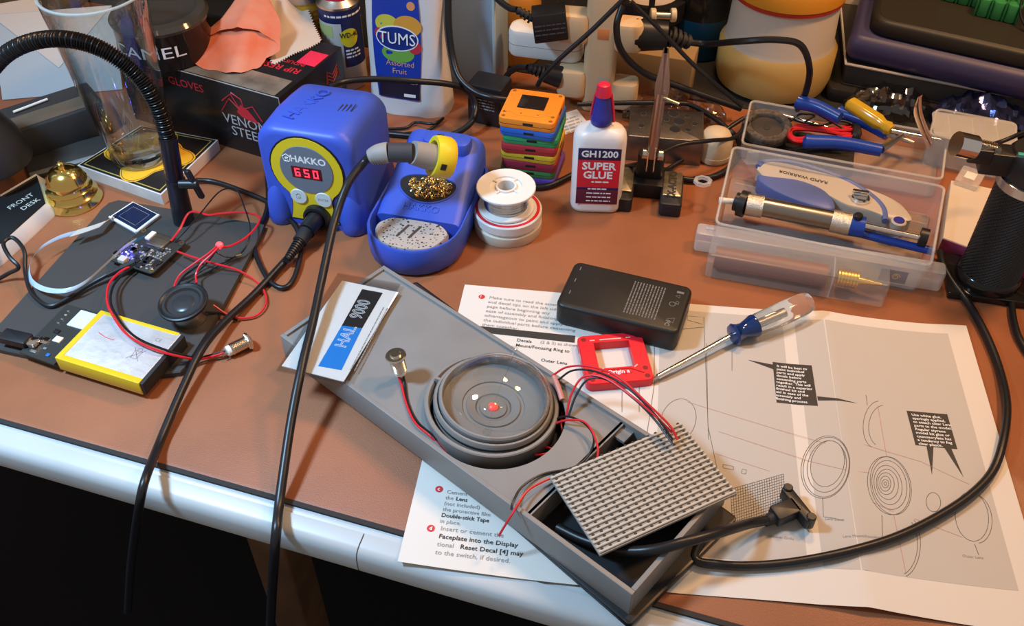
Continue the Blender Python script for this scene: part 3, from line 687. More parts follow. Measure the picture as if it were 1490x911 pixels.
mk('latch_tab', G().rbox(.5, .25, .5, 1.3, .05, .03, LM @ R(197) @ T(4.5, 0, 0)), mg, lb)
# clear outer lens laid over it
cx = kw(.5, .85, 0)
ol = thing('clear_lens', 'clear domed plastic lens with sprue stubs laid over the grey bezel', 'lens', (cx.x, cx.y, 0), KA)
OM = T(0, 0, 4.25) @ R(6, 'Y') @ R(-5, 'X')
dome = []
for i in range(13):
    a = math.radians(54*i/12); dome.append((4.75*math.sin(a), 4.75*math.cos(a)-4.75*math.cos(math.radians(54))))
inner = [(r*.965, z-.12) for r, z in dome[::-1]]
prof = dome[::-1]+[]
mk('dome', G().lathe(inner[:-1]+[(0, inner[-1][1])], 56, OM).lathe([(inner[0][0], inner[0][1])]+[(dome[-1][0], dome[-1][1])]+dome[::-1][1:], 56, OM) if False else ringm([(inner[0][0], inner[0][1])]+[(r, z) for r, z in dome[::-1][:-1]]+[(.02, dome[0][1]), (.02, inner[-1][1])]+[(r, z) for r, z in inner[::-1][1:-1]], 56, OM), clear, ol, 60)
for a, rr_ in ((118, 3.75), (-62, 4.2)):
    mk('sprue_stub', G().lathe([(.1, 0), (.16, .3), (.3, .5), (.32, .65), (0, .7)], 12, OM @ R(a) @ T(rr_, 0, .1) @ R(35, 'Y')), clear, ol)
mk('sprue_thread', G().tube([OM @ Vector(p) for p in ((-1.75, 3.3, .35), (-.9, 2.0, 1.35), (0, .3, 1.98), (.8, -1.6, 1.6), (1.9, -3.6, .35))], .035, 5), clear, ol)
# ---------------------------------------------------------------- metal push buttons
nick = metal('nickel_plate', (.78, .70, .58), .2)
def push_button(label, M, wires):
    o = thing('push_button', label, 'push button', M.to_translation(), group='metal push buttons')
    A = M.to_3x3().to_4x4()
    mk('barrel', G().cyl(.52, 0.35, 1.75, 20, .05, A), nick, o)
    g = G()
    for i in range(9): g.add(*[[], []]) if False else g.lathe([(.50, .45+i*.14), (.57, .5+i*.14), (.5, .55+i*.14)], 20, A)
    mk('thread', g, nick, o)
    mk('flange', G().cyl(.78, 1.7, 2.0, 6, .08, A @ R(15)).cyl(.8, 1.85, 2.05, 24, .06, A), nick, o)
    mk('plunger', G().cyl(.42, 2.0, 2.2, 18, .06, A), nick, o)
    mk('terminal_cap', G().cyl(.45, 0, .4, 18, .06, A), white, o)
    for x in (-.2, .2): mk('terminal', G().box(x-.05, x+.05, -.08, .08, -.5, .05, A), steel, o)
    for pts, m in wires: mk('wire', G().tube([Vector(p)-M.to_translation() for p in pts], .09, 6), m, o)
    return o
c0 = kw(-6.9, -2.35, zt+.55)
push_button('small metal push button standing on the grey enclosure with red and black wires', T(*c0) @ R(-6, 'Y'),
            [([c0+Vector((-.2, 0, -.4)), kw(-6.3, -2.9, zt+.15), kw(-4.6, -4.0, zt+.12), kw(-2.8, -4.85, zt+.2), kw(-1.2, -4.95, zt+.1), kw(.4, -4.9, zt-.5)], redwire), ([c0+Vector((.2, 0, -.4)), kw(-6.2, -2.6, zt+.12), kw(-4.7, -3.75, zt+.1), kw(-2.9, -4.6, zt+.12), kw(-1.2, -4.75, zt+.1), kw(.4, -4.7, zt-.5)], rubber)])
# ---------------------------------------------------------------- decal card in a clear sleeve
dz = 3.30
q = [P(*a, dz) for a in ((498, 409), (580, 426), (500, 556), (410, 533))]
cs = thing('decal_card', 'white decal card with a blue and black strip in a clear sleeve', 'decal card', (q[0]+q[2])/2)
def rl(o, p): return Vector(p)-Vector(o.location)/S
def slab(o, pts, z0, z1): return G().prism([tuple(rl(o, p)[:2]) for p in pts], z0-dz, z1-dz)
mk('card', slab(cs, q, dz, dz+.05), plastic('card_white', (.74, .75, .74), .5), cs)
mk('printed_strip', slab(cs, [P(*a, dz) for a in ((497.5, 474.5), (527, 478.5), (497, 539.5), (463, 533.5))], dz+.05, dz+.065), plastic('strip_blue', (.02, .23, .68), .4), cs)
mk('printed_strip', slab(cs, [P(*a, dz) for a in ((527, 421.5), (557, 427), (527, 478.5), (497.5, 474.5))], dz+.05, dz+.065), plastic('strip_black', (.02, .02, .022), .4), cs)
a_, b_ = P(480, 536, dz), P(542, 424, dz); d_ = (b_-a_).normalized(); n_ = Vector((-d_.y, d_.x, 0))
TM = Matrix(((d_.x, n_.x, 0, 0), (d_.y, n_.y, 0, 0), (0, 0, 1, 0), (0, 0, 0, 1)))
def card_text(px, py, s, size, m, **k):
    p = rl(cs, P(px, py, dz)); mk('lettering', G().text(s, size, T(p.x, p.y, .075) @ TM, **k), m, cs, None)
card_text(504, 491, 'HAL', 1.35, wink, sx=.95, outline=.028); card_text(525, 451, '9000', 1.55, wink, outline=.028, sx=.72)
card_text(504.5, 491.5, 'HAL', 1.35, MATS['strip_blue'], bold=-.02, sx=.95) if False else None
p_ = rl(cs, P(536, 492, dz)); mk('fine_print', dash_rows(G(), -3.6, 3.6, (.05, -.28), 0, .1, T(p_.x, p_.y, .055) @ TM), gink, cs, None, kind='stuff')
sq = [P(*a, dz) for a in ((492, 398), (583, 414), (506, 560), (402, 540))]
mk('sleeve', slab(cs, sq, dz-.03, dz-.01).prism([tuple(rl(cs, p)[:2]) for p in sq], .10, .115), thin_clear('sleeve_film', (.95, .95, .95), .07, .06), cs)
# ---------------------------------------------------------------- speaker grille laid across the bay
gz = 3.9
gc = [P(*a, gz) for a in ((799, 689), (990, 613), (1075, 712), (874, 806))]
gx = ((gc[1]-gc[0])+(gc[2]-gc[3]))/2; gy = ((gc[3]-gc[0])+(gc[2]-gc[1]))/2
gw_, gh_ = gx.length, gy.length; ga = math.degrees(math.atan2(gx.y, gx.x)); gm = sum(gc, Vector())/4
gr = thing('speaker_grille', 'grey ribbed speaker grille panel laid askew over the enclosure end', 'grille', (gm.x, gm.y, gz-.5), ga)
gmat = plastic('grille_grey', (.47, .43, .37), .45)
mk('panel', G().rbox(gw_, gh_, 0, .22, .06, .04), plastic('grille_base', (.30, .275, .24), .5), gr)
NR = 18; pit = gh_/NR
rib0 = None; pg = G()
for i in range(NR):
    y = -gh_/2+pit*(i+.5)
    if rib0 is None: rib0 = rb = mk('rib', G().rbox(gw_-.06, pit*.5, .2, .36, .03, .04, bn=1, n=1), gmat, gr)
    else: rb = rib0.copy(); COL.objects.link(rb)
    rb.location = (0, y*S, 0)
    for j in range(17):
        x = -gw_/2+gw_*(j+.5)/17; pg.box(x-.085, x+.085, y+pit*.10, y+pit*.44, .2, .375)
mk('perforations', pg, ink, gr, None, kind='stuff')
# ---------------------------------------------------------------- wire harness between lens and grille
wh = thing('wire_harness', 'loose red and black hookup wires between the lens and the grille', 'wires', kw(4.5, .5, ZB))
def wire(m, *pts, r=.085): mk('wire', G().tube([(p if isinstance(p, Vector) else P(*p))-Vector(wh.location)/S for p in pts], r, 6), m, wh)
wire(redwire, (803, 547, 3.6), (826, 534, 4.4), (860, 534, 5.2), (900, 549, 5.8), (945, 590, 5.4), (975, 620, 4.8), (986, 640, 4.3))
wire(rubber, (812, 553, 3.6), (834, 539, 4.3), (868, 541, 5.0), (910, 562, 5.5), (950, 600, 5.1), (979, 640, 4.4))
wire(redwire, (824, 604, 3.2), (832, 572, 4.2), (850, 548, 4.9), (880, 550, 5.3), (920, 577, 5.4), (955, 607, 5.0), (978, 630, 4.4))
wire(rubber, (827, 606, 3.1), (838, 576, 4.0), (856, 552, 4.7), (884, 553, 5.1), (922, 580, 5.2), (953, 611, 4.8), (980, 648, 4.35))
wire(rubber, (803, 612, 2.4), (825, 606, 3.5), (850, 616, 3.7), (864, 636, 3.5), (858, 660, 3.2), (835, 680, 3.1), (790, 690, 3.1), (760, 708, 3.3), (747, 730, 3.5), (744, 742, 3.4))
wire(redwire, (800, 620, 2.4), (822, 612, 3.4), (848, 613, 3.8), (862, 628, 3.9), (870, 652, 3.8), (869, 668, 3.5))
wire(redwire, (812, 692, 3.3), (790, 701, 3.4), (766, 716, 3.6), (747, 745, 3.5), (728, 776, 2.3), (727, 779, 1.9))
wire(redwire, (783, 651, 1.4), (800, 652, 1.8), (812, 662, 1.6)); wire(redwire, (754, 664, 1.6), (785, 662, 1.9), (806, 657, 1.7)); wire(rubber, (735, 672, 1.5), (770, 672, 1.6), (803, 668, 1.5))
wire(redwire, (818, 600, 1.6), (817, 620, 2.0), (822, 640, 1.6))
mk('heat_shrink', G().tube([P(806, 548, 3.55)-Vector(wh.location)/S, P(813, 566, 3.4)-Vector(wh.location)/S, P(818, 582, 3.2)-Vector(wh.location)/S], .22, 8), plastic('pink_shrink', (.55, .22, .18), .4), wh)
# ---------------------------------------------------------------- panel-mount lead with its flanged connector
ul = thing('flanged_usb_lead', 'black lead with a flanged socket, running out of the enclosure bay', 'cable', P(1148, 752, 0))
c1 = P(1128, 752, 1.0); c2 = P(1152, 741, 1.1); dx = (c2-c1).normalized(); sd = Vector((-dx.y, dx.x, 0))
def loc(p): return Vector(p)-Vector(ul.location)/S
UM = T(*loc(c2)) @ Matrix(((dx.x, sd.x, 0, 0), (dx.y, sd.y, 0, 0), (0, 0, 1, 0), (0, 0, 0, 1)))
mk('connector_body', G().rbox(1.9, 1.25, -.45, .5, .12, .08, UM @ T(-.6, 0, 0)), black, ul)
mk('flange', G().rbox(.75, 3.1, -.5, .5, .18, .08, UM @ T(.45, 0, 0)), black, ul)
mk('ear', G().cyl(.34, -.5, .65, 14, .06, UM @ T(.55, -1.35, 0)).cyl(.34, -.5, .65, 14, .06, UM @ T(.55, 1.35, 0)), black, ul)
mk('boot', G().tube([loc(c1+dx*.35), loc(c1-dx*.9)], lambda t: .5-.12*t, 12, smooth=False), matte, ul)
mk('cord', G().tube([loc(p) for p in (c1-dx*.5, P(1090, 762, 1.6), P(1050, 774, 3.2), P(1000, 788, 3.75), P(950, 800, 3.4), P(905, 801, 2.6), P(850, 786, 1.8), P(812, 768, 1.3))], .36, 10), rubber, ul)
cable('black_cable', 'long black cord curving across the right of the instruction sheet', [kw(17.75, 2.2, .8)]+[SP(x, y, .42) for x, y in ((1010, 819), (1050, 827), (1100, 828), (1160, 822), (1230, 808), (1300, 787), (1360, 758), (1410, 725), (1442, 690))]+[P(1460, 640, .9), P(1465, 590, .8), P(1455, 540, .4), P(1436, 490, .4), P(1412, 446, .4), P(1386, 410, .6), P(1372, 384, .8), P(1368, 366, .8)], .33)
# ================================================================ power bank
z2 = 2.25
bc = [P(*a, z2) for a in ((838, 381), (1007, 421), (984, 484), (812, 444))]
bx = ((bc[1]-bc[0])+(bc[2]-bc[3]))/2; bw = bx.length; bh = (((bc[3]-bc[0])+(bc[2]-bc[1]))/2).length; bm_ = sum(bc, Vector())/4
bk = thing('power_bank', 'black rounded power bank with fine grey print, lying on the sheet corner', 'power bank', (bm_.x, bm_.y, .12), math.degrees(math.atan2(bx.y, bx.x)))
mk('body', G().rbox(bw+.3, bh+.3, 0, z2, .7, .32, n=6, bn=4), plastic('bank_black', (.014, .013, .012), .42, bump=.1, bs=2500), bk, 50)
g = G(); rnd = random.Random(11)
dash_rows(g, -bh*.36, bh*.36, [bw*.04+k*.26 for k in range(11)], z2+.001, .10, R(-90), 4)
mk('fine_print', g, plastic('print_grey', (.17, .16, .145), .6), bk, None, kind='stuff')
g = G(); X = bw/2-.85
g.line([(X-.3, -1.6), (X+.3, -1.3), (X+.3, -1.9)], .06, lambda x, y: z2+.006, True)
g.line(circ(.25, 16, X-.25, .3), .06, lambda x, y: z2+.006, True); g.line([(X-.2, 1.4), (X+.15, 1.55), (X+.15, 1.2)], .06, lambda x, y: z2+.006, True)
g.line([(X+.1+v, 1.9) for v in (-.3, .3)], .25, lambda x, y: z2+.006)
g.text('FC', .55, T(X-.15, -2.05, z2+.006) @ R(-90), bold=.02).text('CE', .4, T(X+.1, .55, z2+.006) @ R(-90))
mk('certification_marks', g, MATS['print_grey'], bk, None, kind='stuff')
for y in (bh*.36, bh*.08, -bh*.2): mk('port_label', G().box(-bw/2+.55, -bw/2+.62, y-.22, y+.22, z2, z2+.006), MATS['print_grey'], bk)
# ================================================================ red square frame
rp = plastic('frame_red', (.72, .012, .025), .35)
rq = [P(*a, .9) for a in ((842, 496), (934, 489), (952, 545), (851, 553))]
rx_ = ((rq[1]-rq[0])+(rq[2]-rq[3]))/2; ra = math.degrees(math.atan2(rx_.y, rx_.x)); rm = sum(rq, Vector())/4; rw = rx_.length
rf = thing('red_case_half', 'red plastic square frame with an open window on the sheet', 'case', (rm.x, rm.y, .12), ra)
h = .8; wn = rw*.27; oo = rr(rw, rw, .5, 6); wc = (.0, .35); n_ = len(oo)
inn = []
for x, y in oo:
    k = max(abs(x), abs(y)); inn.append((wc[0]+x/k*wn, wc[1]+y/k*wn*.98))
mk('shell', G().loft([[(x, y, 0) for x, y in oo], [(x, y, h-.1) for x, y in oo], [(x*.975, y*.975, h) for x, y in oo], [(x, y, h) for x, y in inn], [(x, y, 0) for x, y in inn]], loop=True), rp, rf, 30)
dr = plastic('red_hole', (.22, .004, .01), .5); k = rw/2-.5
for x, y in ((-k, k), (k, k), (-k, -k), (k, -k), (-k, -k+.85), (k, -k+.85)): mk('screw_hole', G().cyl(.22, h-.02, h+.01, 14, .004, T(x, y, 0)), dr, rf)
mk('front_ridge', G().tube([(-k, -k+.4, h), (-1.0, -k+.95, h), (1.0, -k+.95, h), (k-.2, -k+.35, h)], .1, 6, smooth=False), rp, rf)
for x in (.6, 1.0): mk('pin_hole', G().cyl(.07, h-.01, h+.01, 8, .003, T(x, -k+.4, 0)), dr, rf)
mk('lettering', G().text('Origin a', .55, T(0, -wn-.12, h+.01), bold=.012), wink, rf, None)
g = G()
for x, y, a in ((-k+.7, k-.15, 0), (k-.75, k-.1, 0), (k-.7, -k+1.15, 40), (-k+1, -k+1.05, 40)): g.box(-.2, .2, -.05, .05, h, h+.01, T(x, y, 0) @ R(a))
g.box(-.9, .9, -.06, .06, h, h+.01, T(0, wn+.62, 0))
for s_, y0 in ((-1, .6), (1, -.2), (1, .6), (1, 1.2)): g.box(-.01, .01, -.35, .35, .25, .6, T(s_*(rw/2+.005), y0, 0))
mk('pale_marks', g, plastic('pale_pink', (.75, .45, .42), .5), rf, None)
# ================================================================ screwdriver
s0, s1, s2, s3 = SP(956, 554, .45), SP(1062, 500, .95), SP(1092, 486, 1.15), SP(1172, 456, 1.35)
sd = thing('screwdriver', 'screwdriver with a clear faceted handle and blue collar on the sheet', 'screwdriver', s0)
lo_ = lambda p: Vector(p)-s0
mk('shaft', G().tube([lo_(s0), lo_(s1)], .24, 12, smooth=False), chrome, sd)
mk('tip', G().tube([lo_(s0)-(s1-s0).normalized()*.5, lo_(s0)+(s1-s0).normalized()*.1], lambda t: .06+.18*t, 8, smooth=False), steel, sd)
ub = mat('blue_clear', (.006, .035, .17), .08, trans=.3, coat=.5)
pf = [(.34, 0), (.85, .1), (.95, .3), (.78, .6), (.68, 1.1), (.85, 1.75), (.98, 2.1), (.98, 2.3)]
d_ = (s3-s1).normalized(); rotm = d_.to_track_quat('Z', 'Y').to_matrix().to_4x4()
mk('collar', G().lathe(pf, 24, T(*lo_(s1)) @ rotm), ub, sd)
hl = (s3-s1).length-2.2
def flute(rb, z, n=36): return [(rb*(1-.07*abs(math.sin(3*a)))*math.cos(a), rb*(1-.07*abs(math.sin(3*a)))*math.sin(a), z) for a in [2*math.pi*i/n for i in range(n)]]
mk('handle', G().loft([flute(.9, 2.2), flute(1.0, 2.5), flute(1.08, 2.2+hl*.6), flute(1.02, 2.2+hl*.9), flute(.85, 2.2+hl)], T(*lo_(s1)) @ rotm), mat('clear_acetate', (.95, .95, .93), .05, trans=.92, ior=1.3), sd, 35)
mk('handle_core', G().tube([lo_(s1)+d_*1.5, lo_(s1)+d_*(2.2+hl*.55)], .28, 10, smooth=False), steel, sd)
# ================================================================ thin clear material: reflection by angle over see-through
lensclear = thin_clear('lens_clear'); glassclear = thin_clear('glass_clear', (.94, .96, .955), .06, .015, 2.2)
for o in bpy.data.objects:
    if o.parent == ol: o.data.materials[0] = lensclear
# ================================================================ gooseneck lamp: base plate, stem, neck, head
lampgrey = plastic('lamp_base_grey', (.048, .043, .040), .55, bump=.12, bs=1800)
gl0 = P(266, 327, .55)
ln_ = thing('gooseneck_lamp', 'black gooseneck lamp on a flat dark grey base under the electronics', 'lamp', (gl0.x, gl0.y, 0))
ll = lambda p: Vector(p)-Vector(ln_.location)/S
bp = [P(*a, .55) for a in ((172, 291), (385, 327), (378, 345), (322, 450), (268, 536), (262, 541), (150, 552), (36, 516), (0, 508), (-45, 497), (-40, 488), (0, 470), (138, 316), (147, 304), (158, 295))]
bq = [(ll(p).x, ll(p).y) for p in bp][::-1]
mk('base_plate', G().stack([(bq, 0), (bq, .45), ([(x*.995, y*.995) for x, y in bq], .55)]), lampgrey, ln_, 30)
a, b, c = P(268, 322, .5), V(255, 262, 12.1), V(244, 200, 12.5)
mk('stem', G().tube([ll(a), ll(b)], lambda t: .98-.12*t, 20, smooth=False), black, ln_)
mk('stem_sleeve', G().tube([ll(b), ll(c)], .80, 20, smooth=False), plastic('sleeve_black', (.01, .01, .018), .2), ln_)
mk('stem_ring', G().tube([ll(b)-(c-b).normalized()*.12, ll(b)+(c-b).normalized()*.12], .9, 20, smooth=False), black, ln_)
gn = [c, V(232, 162, 12.8), V(210, 122, 13), V(180, 92, 13.2), V(140, 68, 13.5), V(95, 57, 13.8), V(50, 60, 14.2), V(10, 78, 14.6), V(-22, 112, 15)]
NT_ = 92
mk('gooseneck', G().tube([ll(p) for p in gn], lambda t: .64+.11*math.cos(2*math.pi*NT_*t), 12, sub=64), plastic('neck_black', (.010, .009, .009), .28), ln_, 80)
hc = V(-18, 235, 17.5)
HMt = T(*ll(Vector((hc.x, hc.y, 0)))) 
zb = hc.z
mk('lamp_head', G().lathe([(0, zb-.1), (3.6, zb-.1), (4.2, zb+.1), (4.25, zb+.4), (3.7, zb+2.6), (2.9, zb+4.6), (2.75, zb+5.0), (2.7, zb+7.6), (2.3, zb+8.4), (1.0, zb+8.9), (0, zb+9.0)], 32, HMt), plastic('head_black', (.022, .020, .020), .5), ln_, 35)
wn0 = V(283, 268, 11.6)
mk('wing_nut', G().rbox(.5, 3.3, -.25, .25, .2, .1, T(*ll(wn0)) @ R(70, 'X') @ R(60, 'Y') @ R(25)).cyl(.45, -1.4, .3, 14, .05, T(*ll(wn0)) @ R(90, 'Y')), black, ln_)
# ================================================================ electronics on the plate
BZ = .57
# display module: glass screen, white bezel edges, ribbon tail
q = [P(*a, BZ+.35) for a in ((193, 293), (231, 312), (198, 337), (159, 315))]
dm = thing('display_module', 'small square dark display with white edges and a long ribbon tail', 'display', (sum(q, Vector())/4).to_2d().to_3d()+Vector((0, 0, BZ)))
dl_ = lambda p: Vector(p)-Vector(dm.location)/S
pq = [tuple(dl_(p)[:2]) for p in q]
mk('screen_body', G().prism(pq, 0, .32), white, dm)
c_ = sum((Vector(p) for p in pq), Vector((0, 0)))/4
mk('screen_glass', G().prism([tuple(c_+(Vector(p)-c_)*.9+Vector((.02, .06))) for p in pq], .3, .36), plastic('display_glass', (.012, .02, .055), .12), dm)
mk('screen_outline', G().line([tuple(c_+(Vector(p)-c_)*.62) for p in pq], .04, lambda x, y: .37, True), gink, dm)
for i, j in ((3, 2), (1, 2)): mk('edge_rail', G().tube([Vector((*pq[i], .3)), Vector((*pq[j], .3))], .11, 6, smooth=False), wink, dm)
mk('ribbon_root', G().strip([dl_(P(162, 317, BZ+.45)), dl_(P(150, 325, BZ+.8)), dl_(P(146, 328, BZ+1.0))], (.35, .45, 0), .04), plastic('amber_film', (.55, .22, .04), .4), dm)
mk('ribbon_stiffener', G().strip([dl_(P(150, 326, BZ+1.0)), dl_(P(130, 333, BZ+1.2)), dl_(P(107, 340, BZ+1.2))], (.2, .5, 0), .05), plastic('stiffener', (.55, .5, .42), .4), dm)
rib = [(112, 338, 1.3), (85, 346, 1.4), (58, 362, 1.3), (43, 385, 1.0), (45, 408, .9), (65, 421, 1.2), (95, 423, 1.5), (122, 412, 1.6), (150, 388, 1.7), (178, 362, 1.8), (198, 349, 1.7)]
mk('ribbon_cable', G().strip([dl_(P(x, y, z_+.2)) for x, y, z_ in rib], (.07, .19, .10), .03), plastic('ribbon_blue', (.42, .52, .62), .35), dm, 60)
mk('ribbon_end', G().strip([dl_(P(197, 350, 1.9)), dl_(P(207, 346, 1.7))], (.2, .35, 0), .06), plastic('ribbon_tab', (.02, .25, .65), .4), dm)
# microcontroller board
q = [P(*a, 1.25) for a in ((213, 333), (275, 354), (218, 397), (152, 376))]
m0 = sum(q, Vector())/4; bxv = ((q[1]-q[0])+(q[2]-q[3]))/2; byv = ((q[0]-q[3])+(q[1]-q[2]))/2
mb = thing('microcontroller_board', 'populated circuit board with a lit blue light and metal shield', 'circuit board', (m0.x, m0.y, BZ), math.degrees(math.atan2(bxv.y, bxv.x)))
pw, ph = bxv.length, byv.length; pz = .55
pcb = plastic('pcb_black', (.03, .032, .03), .4)
mk('board', G().rbox(pw, ph, pz, pz+.16, .3, .02), pcb, mb)
gold = metal('gold_pad', (.8, .6, .3), .3)
for sx in (-1, 1):
    for sy in (-1, 1): mk('mount_hole', ringm([(.12, pz+.15), (.24, pz+.15), (.24, pz+.18), (.12, pz+.18)], 16, T(sx*(pw/2-.32), sy*(ph/2-.32), 0)), gold, mb)
for i in range(5): mk('side_pad', ringm([(.1, pz+.15), (.2, pz+.15), (.2, pz+.175), (.1, pz+.175)], 14, T(-pw/2+.28, -ph/2+.9+i*.55, 0)), gold, mb)
sh = mk('shield_can', G().rbox(1.75, 1.55, pz+.16, pz+.42, .05, .03, T(.35, ph/2-1.1, 0)), metal('shield', (.50, .44, .36), .35), mb)
mk('shield_lines', G().line([(-.4, ph/2-1.5), (1.1, ph/2-1.5)], .03, lambda x, y: pz+.425).line([(-.4, ph/2-.8), (1.1, ph/2-.8)], .03, lambda x, y: pz+.425), ink, sh)
mk('ribbon_socket', G().rbox(.5, 1.1, pz+.16, pz+.4, .05, .03, T(-.95, ph/2-.75, 0)), white, mb)
rnd = random.Random(21); chipm = [plastic('chip_black', (.015, .015, .017), .35), plastic('chip_tan', (.36, .30, .24), .4), metal('solder_pad', (.75, .76, .78), .3), plastic('chip_grey', (.2, .21, .23), .4)]
for i in range(110):
    x = rnd.uniform(-pw/2+.7, pw/2-.4); y = rnd.uniform(-ph/2+.3, ph/2-2.1) if i < 78 else rnd.uniform(-ph/2+.3, .9)
    if i >= 78: x = rnd.uniform(.9, pw/2-.35)
    big = i % 9 == 0; sx, sy = (rnd.uniform(.45, .6), rnd.uniform(.4, .55)) if big else (rnd.uniform(.14, .32), rnd.uniform(.12, .24))
    mk('chip' if big else 'component', G().rbox(sx, sy, pz+.15, pz+(.3 if big else .26), .02, .015, T(x, y, 0) @ R(rnd.choice((0, 90))), n=1, bn=1), chipm[0] if big else rnd.choice(chipm[1:]), mb)
mk('battery_socket', G().rbox(.75, .65, pz+.16, pz+.6, .06, .04, T(-.9, -ph/2+.3, 0)), plastic('socket_cream', (.55, .5, .42), .4), mb)
mk('usb_socket', G().rbox(.8, .6, pz+.16, pz+.45, .1, .03, T(-pw/2+.55, -ph/2+.75, 0)), chrome, mb)
bl = mat('lit_blue_led', (.3, .35, 1), .3, emit=(.12, .14, 1), es=9)
mk('lit_indicator', G().rbox(.16, .12, pz+.16, pz+.28, .03, .02, T(-pw/2+.95, -ph/2+1.4, 0)), bl, mb)
lgt = bpy.data.lights.new('indicator_glow', 'POINT'); lgt.color = (.1, .1, 1); lgt.energy = .02; lgt.shadow_soft_size = .003
lo2 = bpy.data.objects.new('indicator_glow', lgt); COL.objects.link(lo2); lo2.parent = mb; lo2.location = ((-pw/2+.95)*S, (-ph/2+1.4)*S, (pz+.75)*S)
# small usb lead into the board
ub_ = thing('thin_usb_lead', 'thin black usb lead looping at the left and plugged into the board', 'cable', P(70, 445, 0))
uL = lambda p: Vector(p)-Vector(ub_.location)/S
mk('plug', G().tube([uL(P(196, 382, 1.35)), uL(P(176, 391, 1.3))], .32, 8, smooth=False), matte, ub_)
mk('plug_boot', G().tube([uL(P(176, 391, 1.3)), uL(P(155, 401, 1.25))], lambda t: .28-.06*t, 8, smooth=False), black, ub_)
mk('cord', G().tube([uL(P(*a)) for a in ((156, 400, 1.25), (129, 415, 1.0), (94, 437, .85), (70, 445, .8), (46, 426, .8), (37, 397, 1.2), (35, 365, 2.1), (19, 346, 2.6), (5, 354, 2.6), (14, 374, 2.3), (27, 389, 1.7), (12, 398, .9), (-5, 407, .4), (-25, 412, .35))], .19, 8), rubber, ub_)
# loudspeaker
sk = thing('loudspeaker', 'small round black loudspeaker with red wires beside the battery', 'loudspeaker', P(277, 463, BZ), 0)
sl = lambda p: Vector(p)-Vector(sk.location)/S
KM2 = R(6, 'X') @ R(-4, 'Y')
KM2 = T(0, 0, .45) @ KM2
mk('magnet', G().cyl(1.35, -.5, .75, 28, .08, KM2), steel, sk)
mk('basket', G().lathe([(1.3, .6), (1.45, .8), (1.85, 1.35), (2.02, 1.45)], 36, KM2, False), metal('basket_metal', (.45, .44, .42), .35), sk)
mk('frame_ring', ringm([(1.75, 1.42), (2.05, 1.42), (2.1, 1.5), (2.08, 1.68), (1.95, 1.72), (1.8, 1.62)], 40, KM2), black, sk)
mk('surround', G().lathe([(1.85, 1.55), (1.7, 1.72), (1.5, 1.7), (1.4, 1.55), (1.36, 1.5)], 40, KM2, False), matte, sk)
mk('cone', G().lathe([(1.42, 1.5), (1.3, 1.42), (1.12, 1.4), (1.05, 1.48), (.6, 1.58), (0, 1.62)], 40, KM2, False), plastic('cone_black', (.03, .03, .033), .3), sk)
for pts, m in (([(259, 420, 1.4), (254, 416, 1.4), (262, 400, 1.6), (282, 384, 2.2), (302, 370, 2.6), (317, 357, 2.8)], redwire), ([(286, 412, 1.3), (285, 400, 1.4), (292, 385, 2.0), (308, 370, 2.5), (320, 358, 2.8)], redwire), ([(257, 417, 1.3), (268, 402, 1.3), (286, 388, 1.6), (296, 383, 1.8)], rubber),
               ([(310, 444, 1.2), (330, 457, .6), (352, 463, .3), (375, 458, .25), (387, 440, .3), (380, 417, .35), (350, 395, .9), (310, 383, 1.5), (280, 374, 1.6), (258, 366, 1.4)], redwire), ([(296, 454, .9), (322, 457, .5), (345, 466, .22)], rubber)):
    mk('wire', G().tube([sl(P(*a)) for a in pts], .1, 6), m, sk)
# red led with its leads
rl0 = P(319, 357, 2.6)
rd = thing('red_led', 'small lit red light on red and black wires above the plate', 'led', (rl0.x, rl0.y, BZ))
rL = lambda p: Vector(p)-Vector(rd.location)/S
mk('lit_bulb', G().lathe([(.28, 0), (.34, .05), (.34, .15), (.27, .16), (.27, .5), (.2, .68), (0, .76)], 16, T(*rL(rl0)) @ R(50, 'X') @ R(25, 'Y')), mat('lit_red_bulb', (.9, .15, .15), .2, emit=(1, .02, .03), es=1.6), rd)
for pts, m in (([(321, 360, 2.6), (338, 357, 2.3), (360, 344, 1.8), (376, 325, 1.7), (375, 314, 1.8), (350, 309, 1.9), (320, 311, 1.8), (303, 313, 2.0), (285, 308, 2.3), (273, 312, 2.2), (262, 333, 1.9), (249, 351, 1.4)], redwire),
               ([(318, 360, 2.4), (314, 366, 1.8), (330, 374, 1.2), (347, 371, 1.0), (360, 355, 1.4), (364, 330, 1.7), (355, 300, 2.2), (346, 278, 2.4), (336, 274, 2.6), (318, 280, 2.6), (292, 310, 2.3), (270, 336, 1.9), (254, 352, 1.4)], rubber), ([(316, 362, 2.4), (308, 374, 1.6), (296, 388, .9), (280, 400, .75), (262, 408, .7)], rubber), ([(345, 372, 1.0), (330, 380, .8), (310, 392, .75), (296, 400, .75)], rubber)):
    mk('wire', G().tube([rL(P(*a)) for a in pts], .105 if m is redwire else .07, 6), m, rd)
mk('wire_splice', G().tube([rL(P(343, 372, 1.0)), rL(P(351, 370, 1.0))], .14, 6, smooth=False), gold, rd)
